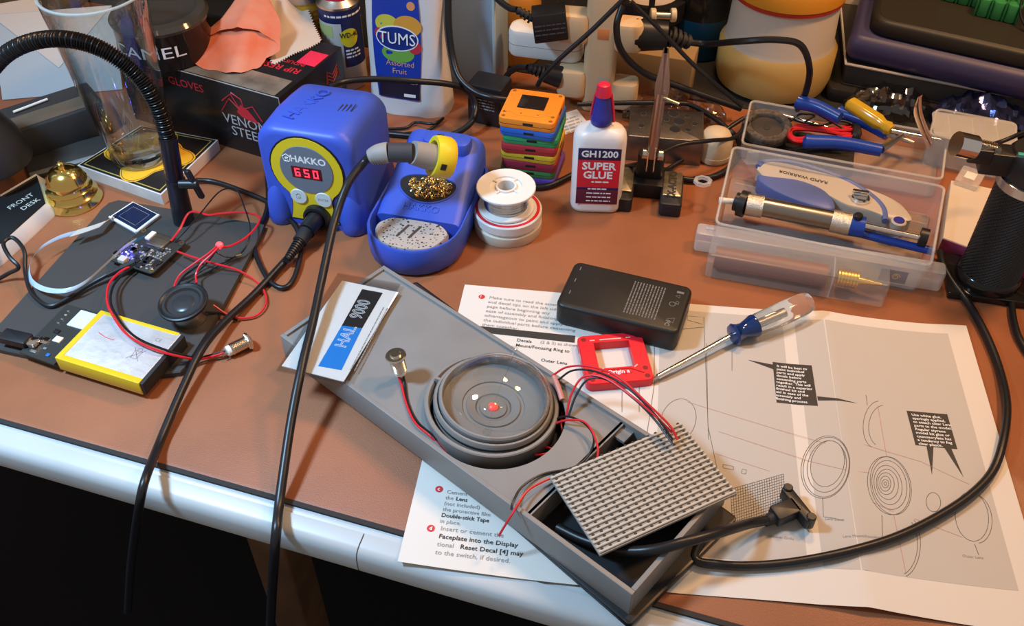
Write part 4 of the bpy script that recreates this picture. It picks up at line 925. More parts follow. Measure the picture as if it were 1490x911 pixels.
# battery pack with its charger board and usb-c plug
tq = [P(*a, 1.75) for a in ((147, 453), (262, 487), (205, 560), (82, 523))]
b0 = sum(tq, Vector())/4; tx_ = ((tq[1]-tq[0])+(tq[2]-tq[3]))/2; ty_ = ((tq[0]-tq[3])+(tq[1]-tq[2]))/2
ba = thing('battery_pack', 'silver pouch battery edged in yellow tape with a charger board', 'battery', (b0.x, b0.y, BZ), math.degrees(math.atan2(tx_.y, tx_.x)))
w_, h_ = tx_.length, ty_.length; hz = 1.3
foil = mat('pouch_foil', (.80, .79, .80), .3, .5, var=.12, vs=70, bump=.9, bs=160)
mk('pouch', G().rbox(w_, h_, 0, hz, .12, .1, n=3), foil, ba)
tape = mat('yellow_tape', (.72, .50, .02), .25, coat=.4)
mk('tape_edge', G().rbox(w_+.04, .55, -.01, hz+.03, .06, .03, T(0, -h_/2+.25, 0)), tape, ba)
mk('tape_edge', G().rbox(.5, h_+.04, -.01, hz+.03, .06, .03, T(-w_/2+.21, 0, .012)), tape, ba)
mk('tape_edge', G().rbox(w_-.2, .35, -.01, hz+.03, .06, .03, T(-.1, h_/2-.14, -.012)), tape, ba)
mk('foam_end', G().rbox(.35, h_-.1, 0, hz-.05, .05, .04, T(w_/2+.14, 0, 0)), matte, ba)
g = G(); zf2 = lambda x, y: hz+.008
bx0, by0 = w_*.24, -.35
g.line([(bx0-.55, by0-.6), (bx0+.55, by0+.65)], .05, zf2).line([(bx0+.55, by0-.6), (bx0-.55, by0+.65)], .05, zf2).line([(bx0-.35, by0+.4), (bx0+.35, by0+.4), (bx0+.25, by0-.45), (bx0-.25, by0-.45)], .05, zf2, True).line(circ(.2, 14, bx0, by0+.5), .04, zf2, True)
g.text('CE', .5, T(w_*.33, h_*.28, hz+.008), bold=.0)
mk('recycling_mark', g, plastic('mark_grey', (.22, .18, .18), .6), ba, None, kind='stuff')
mk('red_scratch', G().line([(-w_*.32, h_*.12), (-w_*.2, .1+h_*.05), (-w_*.1, h_*.07)], .06, zf2), redwire, ba, None)
pq = [P(*a, BZ+.55) for a in ((97, 442), (145, 455), (78, 530), (28, 512))]
pc = [tuple((R(-math.degrees(math.atan2(tx_.y, tx_.x))) @ (p-Vector((b0.x, b0.y, 0))))[:2]) for p in pq]
brd = mk('charger_board', G().prism(pc, .35, .5), pcb, ba)
def pin(i, j): a = Vector(pc[0]).lerp(Vector(pc[1]), i); b = Vector(pc[3]).lerp(Vector(pc[2]), i); return a.lerp(b, j)
for k, (i, j, sx, sy, m) in enumerate(((.75, .2, 1.7, 1.9, plastic('pad_pale', (.60, .74, .66), .4)), (.6, .62, .7, .6, white), (.4, .5, .5, .4, chipm[0]), (.3, .7, .9, .7, chrome), (.25, .36, .22, .16, chipm[2]), (.25, .28, .22, .16, chipm[2]), (.25, .2, .22, .16, chipm[1]), (.22, .12, .22, .16, chipm[2]), (.5, .82, .3, .2, chipm[3]), (.7, .9, .3, .3, plastic('blue_part', (.02, .15, .5), .4)), (.3, .92, .6, .25, chipm[2]))):
    p = pin(i, j); mk('component', G().rbox(sx, sy, .48, .62, .03, .02, T(p.x, p.y, 0)), m, brd)
uc = thing('usb_c_plug', 'black usb plug entering the charger board at the left edge', 'plug', P(20, 500, 0))
uM = lambda p: Vector(p)-Vector(uc.location)/S
pa, pb_ = P(43, 497, 1.35), P(4, 488, 1.35); dd = (pb_-pa).normalized(); ang = math.degrees(math.atan2(dd.y, dd.x))
mk('plug_shell', G().rbox(.9, .9, -.2, .2, .18, .05, T(*uM(pa-dd*.3)) @ R(ang)), chrome, uc)
mk('plug_body', G().rbox((pb_-pa).length, 1.25, -.35, .35, .15, .12, T(*uM((pa+pb_)/2)) @ R(ang)), black, uc)
mk('cord', G().tube([uM(pb_), uM(pb_+dd*1.2), uM(pb_+dd*3)], .24, 8), rubber, uc)
# battery lead: red and black wires from the board past the battery to the second push button
c1 = P(352, 502, .58)
pbt = push_button('small metal push button lying on the brown mat with a wire lead', T(*P(327, 513, .65)) @ R(-58+90) @ R(78, 'X') if False else (T(*P(330, 512, .62)) @ R(-52) @ R(90, 'X') @ R(180, 'Y') @ R(0)), [])
A_ = Matrix(pbt.matrix_basis)
for pts, m in (([(190, 387, 1.3), (172, 398, 1.5), (158, 415, 1.7), (156, 440, 2.1), (166, 462, 2.3), (182, 484, 2.3), (205, 500, 2.25), (235, 512, 2.2), (262, 519, 1.5), (285, 523, .7), (300, 521, .5), (326, 514, .6)], redwire),
               ([(193, 389, 1.3), (178, 400, 1.4), (164, 418, 1.6), (161, 440, 2.1), (170, 460, 2.3), (186, 481, 2.3), (207, 496, 2.25), (237, 508, 2.2), (263, 516, 1.5), (286, 521, .6), (302, 518, .45), (327, 511, .6)], rubber)):
    mk('wire', G().tube([P(*a)-Vector(pbt.location)/S for a in pts], .11, 6), m, pbt)
# ================================================================ bell, sign, coaster, glass
brass = metal('polished_brass', (.83, .58, .17), .16)
be = thing('brass_bell', 'polished brass desk bell beside the black sign', 'bell', P(108, 291, 0))
mk('bell_body', G().lathe([(2.3, 0), (2.72, .05), (2.75, .2), (2.55, .5), (2.45, .85), (2.5, .95), (2.3, 1.15), (2.15, 1.5), (2.2, 1.62), (2.0, 1.85), (1.9, 2.3), (1.93, 2.4), (1.8, 2.6), (1.7, 3.0), (1.35, 3.45), (.8, 3.75), (.35, 3.85)], 40), brass, be, 30)
mk('knob', G().lathe([(.36, 3.8), (.3, 3.95), (.36, 4.1), (.34, 4.4), (.2, 4.52), (0, 4.54)], 18), brass, be)
sg = thing('desk_sign', 'black chalk sign with a white edge behind the bell', 'sign', P(20, 330, 0))
gS = lambda p: Vector(p)-Vector(sg.location)/S
sp_ = [P(*a, 1.5) for a in ((53, 253), (66, 295), (0, 354), (-70, 416), (-90, 330), (0, 283))]
sp2 = [tuple(gS(p)[:2]) for p in sp_]
cc = sum((Vector(p) for p in sp2), Vector((0, 0)))/len(sp2)
so_ = [tuple(Vector(p)+(Vector(p)-cc).normalized()*.9) for p in sp2]
if sum(p[0]*r[1]-r[0]*p[1] for p, r in zip(sp2, sp2[1:]+sp2[:1])) < 0: sp2 = sp2[::-1]; so_ = so_[::-1]
mk('block', G().stack([(so_, 0), (so_, .15), (sp2, 1.42)]), white, sg)
mk('slate_face', G().prism(sp2, 1.42, 1.52), plastic('slate_black', (.013, .013, .014), .3), sg)
a_, b_ = P(11, 298, 1.52), P(60, 292, 1.52); av = gS(P(12, 304, 1.52)); d_ = (P(50, 283, 1.52)-P(12, 306, 1.52)).normalized(); n_ = Vector((-d_.y, d_.x, 0))
SM = Matrix(((d_.x, n_.x, 0, av.x), (d_.y, n_.y, 0, av.y), (0, 0, 1, 1.53), (0, 0, 0, 1)))
mk('chalk_lettering', G().text('FRONT', .85, SM, 'LEFT').text('DESK', .85, SM @ T(.6, -1.15, 0), 'LEFT'), plastic('chalk', (.42, .46, .42), .9), sg, None)
mk('edge_line', G().tube([gS(P(0, 285, 1.6)), gS(P(53, 254, 1.6))], .09, 5, smooth=False), wink, sg)
tile = plastic('tile_white', (.60, .58, .54), .6, var=.15, vs=30)
cq = [P(*a, 1.3) for a in ((112, 240), (234, 283), (317, 203), (205, 182))]
ct = thing('coaster', 'square white tile coaster with a gold-lined black face under the glass', 'coaster', (sum(cq, Vector())/4).to_2d().to_3d())
cl_ = lambda p: Vector(p)-Vector(ct.location)/S
c2 = [cl_(p).to_2d() for p in cq]
mk('tile', G().prism([tuple(v) for v in c2], 0, 1.24), tile, ct)
mk('printed_face', G().prism([tuple(v*.965) for v in c2], 1.24, 1.29), plastic('face_black', (.016, .013, .012), .35), ct)
mk('gold_border', G().line([tuple(v*.90) for v in c2], .18, lambda x, y: 1.296, True), plastic('border_gold', (.42, .32, .08), .4), ct, None)
gyel = plastic('emblem_yellow', (.80, .42, .02), .45)
ep = []
for i in range(60):
    a = 2*math.pi*i/60; r_ = 3.9+.95*max(-.6, math.cos(4*a+.7))
    ep.append((r_*math.cos(a), r_*math.sin(a)*.95))
mk('emblem', G().prism(ep, 1.29, 1.30), gyel, ct)
mk('emblem_outline', G().line([(x*.955, y*.955) for x, y in ep], .07, lambda x, y: 1.306, True), ink, ct, None)
gb = P(208, 224, 1.3)
dg = thing('drinking_glass', 'tall clear drinking glass standing on the tile coaster', 'glass', (gb.x, gb.y, 1.31))
mk('vessel', ringm([(.02, 0), (2.9, 0), (3.1, .15), (3.15, .7), (3.05, 1.2), (3.3, 3.0), (3.9, 8), (4.45, 14.6), (4.72, 17.3), (4.66, 17.5), (4.5, 17.5), (4.42, 17.3), (4.25, 14.6), (3.68, 8), (3.05, 3.0), (2.7, 1.5), (2.2, 1.1), (.02, 1.0)], 48), glassclear, dg, 50)
mk('rim', ringm([(4.46, 17.36), (4.6, 17.3), (4.74, 17.36), (4.74, 17.48), (4.6, 17.56), (4.46, 17.48)], 48), mat('rim_glass', (.55, .6, .58), .05, alpha=.5), dg)
mk('foot', G().lathe([(0, .05), (2.85, .05), (2.95, .2), (2.9, .7), (2.3, 1.0), (0, 1.05)], 40), glassm, dg)
# ================================================================ things behind the glass on the left
dk = thing('dark_case', 'long dark grey case with a tan-lit top behind the bell', 'case', P(97, 214, 0), 37)
mk('case_body', G().rbox(12, 5.5, 0, 3.7, .3, .2, T(-1, 2.2, 0)), plastic('case_charcoal', (.035, .033, .034), .5), dk)
mk('tan_lit_top', G().rbox(11.2, 2.4, 3.68, 3.76, .2, .03, T(-1, 1.1, 0)), plastic('top_tan_light', (.13, .095, .065), .4), dk)  # warm light on the top face, put in as a thin tan panel
mk('feather_pen', G().tube([(-3.2, 3.0, 3.95), (.4, 3.4, 3.95)], .14, 8, smooth=False), white, dk)
tr = thing('card_sleeve', 'flat dark plastic sleeve between the bell and the coaster', 'sleeve', P(100, 232, 0), 30)
mk('sleeve_body', G().rbox(8, 4.2, 0, .5, .5, .1), plastic('sleeve_dark', (.05, .045, .042), .4), tr)
mk('clear_strip', G().rbox(8, .7, .5, .58, .1, .03, T(0, -1.7, 0)), plastic('strip_grey', (.25, .25, .25), .2), tr)
pbl = plastic('pale_blue_paper', (.42, .50, .56), .7); pwh = plastic('pale_paper', (.62, .58, .54), .7)
ev = thing('envelope', 'pale blue envelope leaning behind the drinking glass', 'envelope', P(92, 138, 0), 10)
mk('sheet', G().rbox(13, .25, 0, 9.5, .05, .04, R(-42, 'X')), pbl, ev)
mk('flap', G().prism([(-6.5, 9.4), (6.5, 9.4), (0, 3.0)], .14, .2, R(-42, 'X') @ R(90, 'X') if False else R(48, 'X')), pwh, ev)
ev2 = thing('paper_sheet', 'cream paper sheet leaning at the upper left corner', 'paper', P(20, 122, 0), 24)
mk('sheet', G().rbox(11, .2, 0, 9, .05, .04, R(-40, 'X')), pwh, ev2)
wa = thing('leather_pouch', 'olive brown leather pouch on top of the pale papers', 'pouch', V(60, 24, 46), 12)
g = G(); rings = []
for i in range(9):
    t = i/8; w2 = 6*(1-.9*max(0, t-.35)/.65); rings.append([(x*w2, -y*1.1+.0-t*1.0, 3.5-5.2*t) for x, y in [(math.cos(6.2832*k/20), math.sin(6.2832*k/20)) for k in range(20)]])
mk('pouch_body', G().loft(rings), mat('olive_leather', (.13, .095, .045), .45, var=.3, vs=40, bump=.5, bs=200), wa, 60)
tn = thing('round_tin', 'round glossy black tin with white letters behind the glass', 'tin', P(246, 74, 8.02))
gloss = plastic('gloss_black', (.010, .009, .009), .12)
mk('tin_body', G().lathe([(4.4, 0), (4.7, .2), (4.7, 3.6), (4.8, 3.8), (4.8, 4.1)], 40), gloss, tn)
mk('lid', G().lathe([(4.85, 3.9), (4.9, 4.2), (4.6, 4.6), (3.8, 4.75), (3.6, 4.6), (2.2, 4.6), (0, 4.7)], 40), plastic('lid_dark', (.05, .042, .035), .1), tn)
def on_can(v, R_, a0=-math.pi/2): a = a0+v.x/R_; return (R_*math.cos(a), R_*math.sin(a), v.y)
mk('lettering', G().text('CAMEL', 1.7, None, 'CENTER', lambda v: on_can(Vector((v.x-.6, v.y+2.1)), 4.76), 0, sx=1.5), wink, tn, None)
# glove box with two cloths on it
bt_, zg = None, 8.0
FR, BR = P(405, 143, zg), P(497, 68, zg)
gd = (BR-FR); gdep = gd.length; gang = math.degrees(math.atan2(gd.y, gd.x))-90
gbx = thing('glove_box', 'black glove carton with red lettering behind the soldering station', 'carton', (FR.x, FR.y, 0), gang)
GW = 20.5; ge = gdep-2.2; gblk = plastic('carton_black', (.014, .013, .014), .25, var=.3, vs=25)
mk('carton_body', G().rbox(GW, gdep, 0, zg, .08, .06, T(-GW/2, gdep/2, 0)), gblk, gbx)
FMg = T(0, -.01, 0) @ R(90, 'X'); TMg = T(0, 0, zg+.01); SMg = T(.01, 0, 0) @ R(90, 'X') @ R(90, 'Y') if False else Matrix(((0, 0, 1, .012), (1, 0, 0, 0), (0, 1, 0, 0), (0, 0, 0, 1)))
cred = plastic('carton_red', (.55, .02, .035), .4)
mk('window_film', G().rbox(GW-1.2, 3.0, 0, .03, .1, .01, TMg @ T(-GW/2, 1.7, 0)), plastic('window_brown', (.16, .13, .10), .15, var=.4, vs=45), gbx)
mk('edge_crease', G().tube([(-GW, 0, zg), (0, 0, zg)], .06, 5, smooth=False).tube([(0, 0, zg), (0, 0, 0)], .05, 5, smooth=False), plastic('crease_grey', (.32, .30, .28), .5), gbx, None, kind='stuff')
mk('red_lettering', G().text('GLOVES', 1.25, FMg @ T(-11.7, 6.5, 0), bold=.01), cred, gbx, None)
mk('grey_lettering', G().text('VENOM\nSTEEL', 1.6, FMg @ T(-4.9, 3.1, 0), line=.85), plastic('letter_grey', (.42, .40, .40), .4), gbx, None)
g = G(); sx0, sz0 = -5.0, 5.2
g.prism([(sx0+x*1.15, sz0+z_*1.15) for x, z_ in ((-.55, -.2), (0, .65), (.7, .3), (1.7, -.9), (.5, -.75), (-.1, -.6))], 0, .02, FMg)
mk('emblem', g, cred, gbx, None)
for leg_ in (((-.2, .2), (-1.0, 1.7), (-2.3, .6)), ((-.2, .1), (-1.3, 1.1), (-2.6, -.6)), ((.5, .4), (1.5, .9), (2.4, -.6)), ((.3, .5), (.2, 1.4), (-.9, 1.9))):
    mk('emblem_leg', G().tube([FMg @ Vector((sx0+x, sz0+z_, .01)) for x, z_ in leg_], .07, 4, smooth=False), cred, gbx)
mk('red_lettering', G().text('RIP RESISTANT', 1.3, TMg @ T(-5.2, 5.0, 0) @ R(180), bold=.02).text('INDUSTRIAL', .8, TMg @ T(-3.4, 6.3, 0) @ R(180), bold=.01), cred, gbx, None)
mk('red_label', G().rbox(2.2, 2.6, 0, .03, .05, .01, TMg @ T(-1.3, gdep-3.4, 0)), plastic('label_pink_red', (.78, .03, .08), .4), gbx)
mk('side_lettering', G().text('RIP RESISTANT', .95, SMg @ T(gdep*.30, 5.6, 0), bold=.02), cred, gbx, None)
g = G(); 
for k in range(3): g.tube([SMg @ Vector((ge-1.2+.1*k, 5.3, 0)), SMg @ Vector((ge-.9, 6.6-.4*k, 0)), SMg @ Vector((ge, 5.9-.4*k, 0)), SMg @ Vector((ge+.9, 6.6-.4*k, 0)), SMg @ Vector((ge+1.2-.1*k, 5.3, 0))], .07, 4, smooth=False)
mk('side_emblem', g, plastic('dull_red', (.28, .03, .03), .5), gbx, None)
mk('side_lettering', G().text('VENOM\nSTEEL', 1.1, SMg @ T(ge, 3.6, 0), line=.85), plastic('letter_dim', (.12, .11, .11), .4), gbx, None)
# pink cloth: a fluted, drooping cone lying on the carton
def cloth(name, label, rings, m, cat, sm=70, mat_in=None):
    o0 = rings[0][0]; lo_z = min(p[2] for r_ in rings for p in r_)
    t = thing(name, label, cat, (sum(p[0] for p in rings[0])/len(rings[0]), sum(p[1] for p in rings[0])/len(rings[0]), lo_z))
    off = Vector(t.location)/S
    mk('cloth_body', G().loft([[tuple(Vector(p)-off) for p in r_] for r_ in rings], cap0=False, cap1=False), m, t, sm); return t
pink = mat('pink_cloth', (.60, .10, .03), .85, var=.25, vs=22, col2=(.62, .24, .15), bump=.4, bs=300)
bc_, tc_ = P(348, 80, zg+.5), V(376, -10, 37)
rings = []
for i in range(15):
    t = i/14; c = bc_.lerp(tc_, t)+Vector((.3*math.sin(5*t), 0, .6*math.sin(math.pi*t))); rr_ = 2.3*(1-t)**1.1+1.3
    rg = []
    for k in range(36):
        a = 6.2832*k/36; fl = 1+.2*math.sin(3*a+2*t)+.07*math.sin(7*a-3*t)*(1-t*.5)+.03*math.sin(13*a+9*t)+.5*max(0, math.cos(a-math.pi-.15))**3*(1-t)**2
        rg.append((c.x+rr_*fl*math.cos(a), c.y+rr_*.62*fl*math.sin(a)-.3*(1-t), max(zg+.08, c.z+rr_*.35*math.sin(a)*(1-t*.4)+(1.1-.9*abs(math.cos(a)))*(1-t))))
    rings.append(rg)
cloth('pink_cloth', 'crumpled pink cloth lying on the black glove carton', rings, pink, 'cloth')
# beige lens cloth with pinked edge
beige = mat('beige_cloth', (.56, .46, .37), .9, sheen=.2, bump=.3, bs=500)
def cloth_sheet(name, label, corners, zf_, m, cat, n=40, zig=.28):
    A, B, C, D = [Vector(c) for c in corners]; vs = []; fs = []
    for j in range(n+1):
        for i in range(n+1):
            u, v = i/n, j/n; p = (A.lerp(B, u)).lerp(D.lerp(C, u), v)
            e = 1 if (i+j) % 2 else 0
            d0 = (B-A).normalized(); d1 = (D-A).normalized()
            if j == n: p += d1*zig*e
            if j == 0: p -= d1*zig*e
            if i == n: p += d0*zig*e
            if i == 0: p -= d0*zig*e
            vs.append((p.x, p.y, zf_(u, v, p)))
    fs = [(j*(n+1)+i, j*(n+1)+i+1, (j+1)*(n+1)+i+1, (j+1)*(n+1)+i) for j in range(n) for i in range(n)]
    t = thing(name, label, cat, (A+C)/2); off = Vector(t.location)/S
    g = G(); g.add([tuple(Vector(v)-off) for v in vs], fs); k = len(vs)
    g.add([tuple(Vector(v)-off-Vector((0, 0, .05))) for v in vs], [f[::-1] for f in fs])
    mk('cloth_sheet', g, m, t, 80); return t
def bz(u, v, p):
    s_ = 1-v
    w_ = max(0, (s_-.42))
    return zg+.12+.06*math.sin(9*u+4*v)+3.6*w_**.8*(.6+.4*math.sin(3.4*u+.6))+1.0*w_*math.sin(11*u+5*v)
ca = [P(*a, zg+.1) for a in ((395, 40), (462, 28), (464, 58), (412, 92))]
cloth_sheet('lens_cloth', 'beige lens cloth with a zigzag edge draped on the glove carton', [P(372, 30, zg+.1), P(440, 2, zg+.1), P(466, 60, zg+.1), P(398, 92, zg+.1)], bz, beige, 'cloth')
# ================================================================ row of goods behind the station
wd = P(507, 118, 0); rwd = 2.25
can = thing('spray_can', 'blue and white spray can with a red cap behind the station', 'spray can', wd)
wnavy = plastic('can_navy', (.015, .022, .10), .35); wwhite = plastic('can_white', (.66, .64, .60), .35)
mk('can_body', G().lathe([(rwd*.93, 0), (rwd, .2), (rwd, 9.6)], 40), wwhite, can)
def band(z0, z1, a0, a1, m, name, par, R_=rwd, up=.02, n=20):
    g = G(); vs = []
    for k in range(n+1):
        a = math.radians(a0+(a1-a0)*k/n)
        for z in (z0, z1): vs.append(((R_+up)*math.cos(a), (R_+up)*math.sin(a), z))
    g.add(vs, [(2*k, 2*k+2, 2*k+3, 2*k+1) for k in range(n)]); return mk(name, g, m, par)
band(8.2, 9.6, 0, 360, wnavy, 'navy_band', can, n=40); band(3.0, 8.2, -80, 0, wnavy, 'navy_panel', can); band(6.6, 7.9, -170, -105, plastic('can_lime', (.55, .60, .22), .4), 'green_flag', can)
mk('shoulder', G().lathe([(rwd, 9.6), (rwd+.1, 9.7), (rwd+.1, 9.95), (rwd-.25, 10.2), (rwd-.6, 10.5), (rwd-.8, 10.7)], 40), metal('can_tin', (.62, .56, .48), .3), can)
mk('cap', G().lathe([(rwd-.55, 10.5), (rwd-.5, 10.7), (rwd-.55, 13.6), (rwd-.8, 14.1), (0, 14.2)], 32), redp, can)
sh_ = []
for i in range(20):
    a = 2*math.pi*i/20; sh_.append((1.05*math.cos(a), 6.6+(.95 if math.sin(a) > 0 else 1.25)*math.sin(a)))
A0 = math.radians(-60)
mk('shield', G().add([on_can(Vector((x*k, 6.6+(z-6.6)*k)), rwd+.04, A0) for k in (.02, .35, .7, 1) for x, z in sh_], [(r*20+i, r*20+(i+1) % 20, r*20+20+(i+1) % 20, r*20+20+i) for r in range(3) for i in range(20)]), plastic('shield_yellow', (.72, .62, .02), .4), can, None)
mk('lettering', G().text('WD-40', .85, None, 'CENTER', lambda v: on_can(Vector((v.x*.82, v.y+6.8)), rwd+.085, A0), .012), ink, can, None)
mk('white_lettering', dash_rows(G(), -1.1, 1.1, (0,), 0, .01) if False else G().text('WD-40', .01, None, 'CENTER', lambda v: on_can(Vector((v.x, v.y+6.8)), rwd+.05, A0)), wink, can, None) if False else None
g = G()
for z, x0, x1, h in ((9.0, -2.6, 2.4, .22), (5.0, -.6, 1.0, .2), (4.6, -.6, 1.0, .2), (4.2, -.6, .9, .2)):
    x = x0; r_ = random.Random(int(z*10))
    while x < x1:
        w2 = r_.uniform(.2, .7); k = [on_can(Vector((x+dx_, z+dz_)), rwd+.05, A0) for dx_, dz_ in ((0, -h/2), (w2, -h/2), (w2, h/2), (0, h/2))]; g.add(k, [(0, 1, 2, 3)]); x += w2+.12
mk('fine_print', g, wink, can, None, kind='stuff')
# yellow tin behind the lens cloth
yt = thing('yellow_tin', 'round yellow tin with orange lettering behind the lens cloth', 'tin', P(452, 92, 0))
mk('tin_body', G().lathe([(3.6, 0), (3.7, .2), (3.7, 9.0), (3.75, 9.2)], 36), plastic('tin_yellow', (.62, .36, .03), .4), yt)
mk('lid', G().lathe([(3.85, 9.1), (3.9, 9.8), (3.6, 10), (3.3, 9.8), (0, 9.8)], 36), metal('lid_grey', (.55, .52, .48), .35), yt)
g = G(); r_ = random.Random(4)
for z in [7.9-k*.55 for k in range(10)]:
    x = -2.5
    while x < 3.4:
        w2 = r_.uniform(.3, 1.2); g.add([on_can(Vector((x+a*w2, z+b*.26)), 3.74, math.radians(-70)) for a, b in ((0, 0), (1, 0), (1, 1), (0, 1))], [(0, 1, 2, 3)]); x += w2+.15
mk('fine_print', g, plastic('tin_orange', (.42, .10, .01), .5), yt, None, kind='stuff')
# tablet pouch
tp = P(600, 150, 0)
tu = thing('tablet_pouch', 'white stand-up pouch of chewable tablets with a blue label', 'pouch', tp, -14)
wpo = plastic('pouch_white', (.70, .67, .66), .35, bump=.3, bs=60)
rings = []
for i in range(13):
    t = i/12; z = 17*t; hw2 = 4.6-.5*math.sin(t*2.6); dp = 2.5*(1-t)**.7+.12
    rg = []
    for k in range(32):
        a = 6.2832*k/32; c_, s_ = math.cos(a), math.sin(a)
        x = hw2*math.copysign(abs(c_)**.7, c_); y = dp*math.copysign(abs(s_)**.55, s_)*(1+.04*math.sin(3*x+7*t))
        rg.append((x+.1*math.sin(9*t), y, z if t else max(0, .0)))
    rings.append(rg)
mk('pouch_body', G().loft(rings), wpo, tu, 60)
def pf_(v, up=.05):
    v = Vector((v.x, v.y+1.1, 0)); t = max(0, min(1, v.y/17)); dp = 2.5*(1-t)**.7+.12; x = v.x+.6*0; hw2 = 4.6-.5*math.sin(t*2.6)
    s_ = (1-min(.999, (abs(x)/hw2))**(2/.7))**.5; return (x, -dp*s_**.55*1.045-up, v.y)
def lab_poly(f, n=14, m_=10, up=.05):
    g = G(); vs = []
    for j in range(n+1):
        for i in range(m_+1): vs.append(pf_(Vector(f(i/m_, j/n)), up))
    return g.add(vs, [(j*(m_+1)+i, j*(m_+1)+i+1, (j+1)*(m_+1)+i+1, (j+1)*(m_+1)+i) for j in range(n) for i in range(m_)])
LB = plastic('label_deep_blue', (.012, .045, .36), .35)
lbk = mk('label', lab_poly(lambda u, v: (-.55+(u-.5)*(4.6+.8*math.sin(v*3.0)), .9+v*12.2, 0)), LB, tu, 60)
mk('label_foot', lab_poly(lambda u, v: (-.45+(u-.5)*4.6, 1.0+v*2.2, 0), 6, 8, .07), plastic('label_black', (.012, .012, .03), .4), lbk, 60)
def disc_on(cx, cz, rx, rz, m, nm, up, par=lbk):
    g = G(); g.add([pf_(Vector((cx, cz, 0)), up)]+[pf_(Vector((cx+rx*math.cos(6.2832*k/28), cz+rz*math.sin(6.2832*k/28), 0)), up) for k in range(28)], [(0, k+1, (k+1) % 28+1) for k in range(28)]); return mk(nm, g, m, par, 60)
disc_on(-1.5, 9.0, 1.3, 1.0, plastic('lemon', (.62, .55, .06), .5), 'printed_lemon', .07); disc_on(.75, 9.0, 1.5, 1.1, plastic('orange_fruit', (.70, .32, .04), .5), 'printed_orange', .075)
disc_on(-.4, 6.0, 1.8, 1.0, plastic('lime_fruit', (.16, .38, .06), .5), 'printed_lime', .07); disc_on(1.5, 6.8, .7, .7, plastic('cherry', (.5, .03, .05), .5), 'printed_cherry', .08); disc_on(-2.4, 7.9, .55, .6, MATS['cherry'], 'printed_cherry', .08); disc_on(1.15, 11.1, .45, .45, plastic('badge_orange', (.75, .30, .12), .5), 'badge', .08)
disc_on(-.45, 7.6, 2.35, 1.35, wink, 'oval_border', .09); disc_on(-.45, 7.6, 2.22, 1.22, plastic('oval_navy', (.012, .03, .20), .35), 'oval', .11)
mk('white_lettering', G().text('TUMS', 1.75, None, 'CENTER', lambda v: pf_(Vector((v.x-.4, v.y+7.6, 0)), .24), 0, sx=.92).text('MADE IN USA' if False else '', .3), wink, lbk, None)
mk('orange_lettering', G().text('Assorted', .85, None, 'CENTER', lambda v: pf_(Vector((v.x-.2, v.y+4.9, 0)), .1)).text('Fruit', .85, None, 'CENTER', lambda v: pf_(Vector((v.x-.3, v.y+4.05, 0)), .1)), plastic('letter_orange', (.70, .34, .24), .5), lbk, None)
mk('small_lettering', G().text('160 CHEWABLE TABLETS', .38, None, 'CENTER', lambda v: pf_(Vector((v.x-.45, v.y+2.9, 0)), .1), .008), wink, lbk, None)
mk('small_plate', lab_poly(lambda u, v: (.1+u*1.3, 1.25+v*.35, 0), 2, 3, .1), wink, lbk)
# pale blue storage bin
pq = V(690, 120, 37)
bn = thing('storage_bin', 'pale blue plastic bin standing behind the tablet pouch', 'bin', (V(672, 120, 38).x, 38, 0), -14)
pb2 = plastic('bin_blue', (.30, .42, .54), .45)
mk('bin_body', G().rbox(9.2, 6.5, 0, 17.5, .25, .12, T(-.3, 2.0, 0)), pb2, bn)
mk('bin_edge', G().rbox(.35, .35, 0, 17.5, .1, .05, T(4.25, -1.3, 0)), plastic('bin_edge_pale', (.5, .6, .62), .4), bn)
# small black power adapter
ad = thing('power_adapter', 'small black power adapter with printed rating behind the orange case', 'adapter', P(708, 178, 0), -22)
mk('adapter_body', G().rbox(4.0, 3.2, 0, 4.6, .35, .2, T(0, 1.0, 0)), black, ad)
mk('fine_print', dash_rows(G(), -1.4, 1.2, [2.0+k*.35 for k in range(6)], 0, .14, T(0, -.605, 0) @ R(90, 'X'), 9), gink, ad, None, kind='stuff')
mk('prongs', G().rbox(.2, 1.4, 2.2, 2.9, .02, .02, T(2.4, .4, 0) @ R(90)), metal('prong_brass', (.7, .5, .2), .3), ad)
# ================================================================ power strip and plugs
beg = plastic('strip_beige', (.64, .46, .27), .5)
PY_ = 33.0
ps = thing('power_strip', 'beige multi-way power strip standing upright behind the glue bottle', 'power strip', (V(868, 170, PY_).x, PY_, 0), -10)
def psl(px, py, y=0.0): v = V(px, py, PY_+y); return Vector((v.x-V(868, 170, PY_).x, y, v.z))
zs = lambda py: V(868, py, PY_).z
cxs = lambda px, py: V(px, py, PY_).x-V(868, 170, PY_).x
mk('spine', G().rbox(3.4, 2.6, 0, 15.5, .7, .3), beg, ps)
for py, side, w2 in ((38, -1, 3.6), (118, -1, 3.2), (45, 1, 3.0), (140, 1, 3.0)):
    zc = max(2.2, zs(py)); mk('outlet_arm', G().rbox(w2, 2.8, zc-1.6, zc+1.6, .8, .5, T(side*(1.3+w2/2), -.2, 0)), beg, ps)
mk('sticker', G().rbox(1.2, .03, zs(40)-.7, zs(40)+.5, .01, .01, T(.2, -1.32, 0)), plastic('sticker_orange', (.75, .25, .08), .5), ps)
mk('rating_plate', G().rbox(1.3, .03, 2.0, 4.4, .01, .01, T(.6, -1.32, 0)), plastic('plate_grey', (.35, .32, .28), .5), ps)
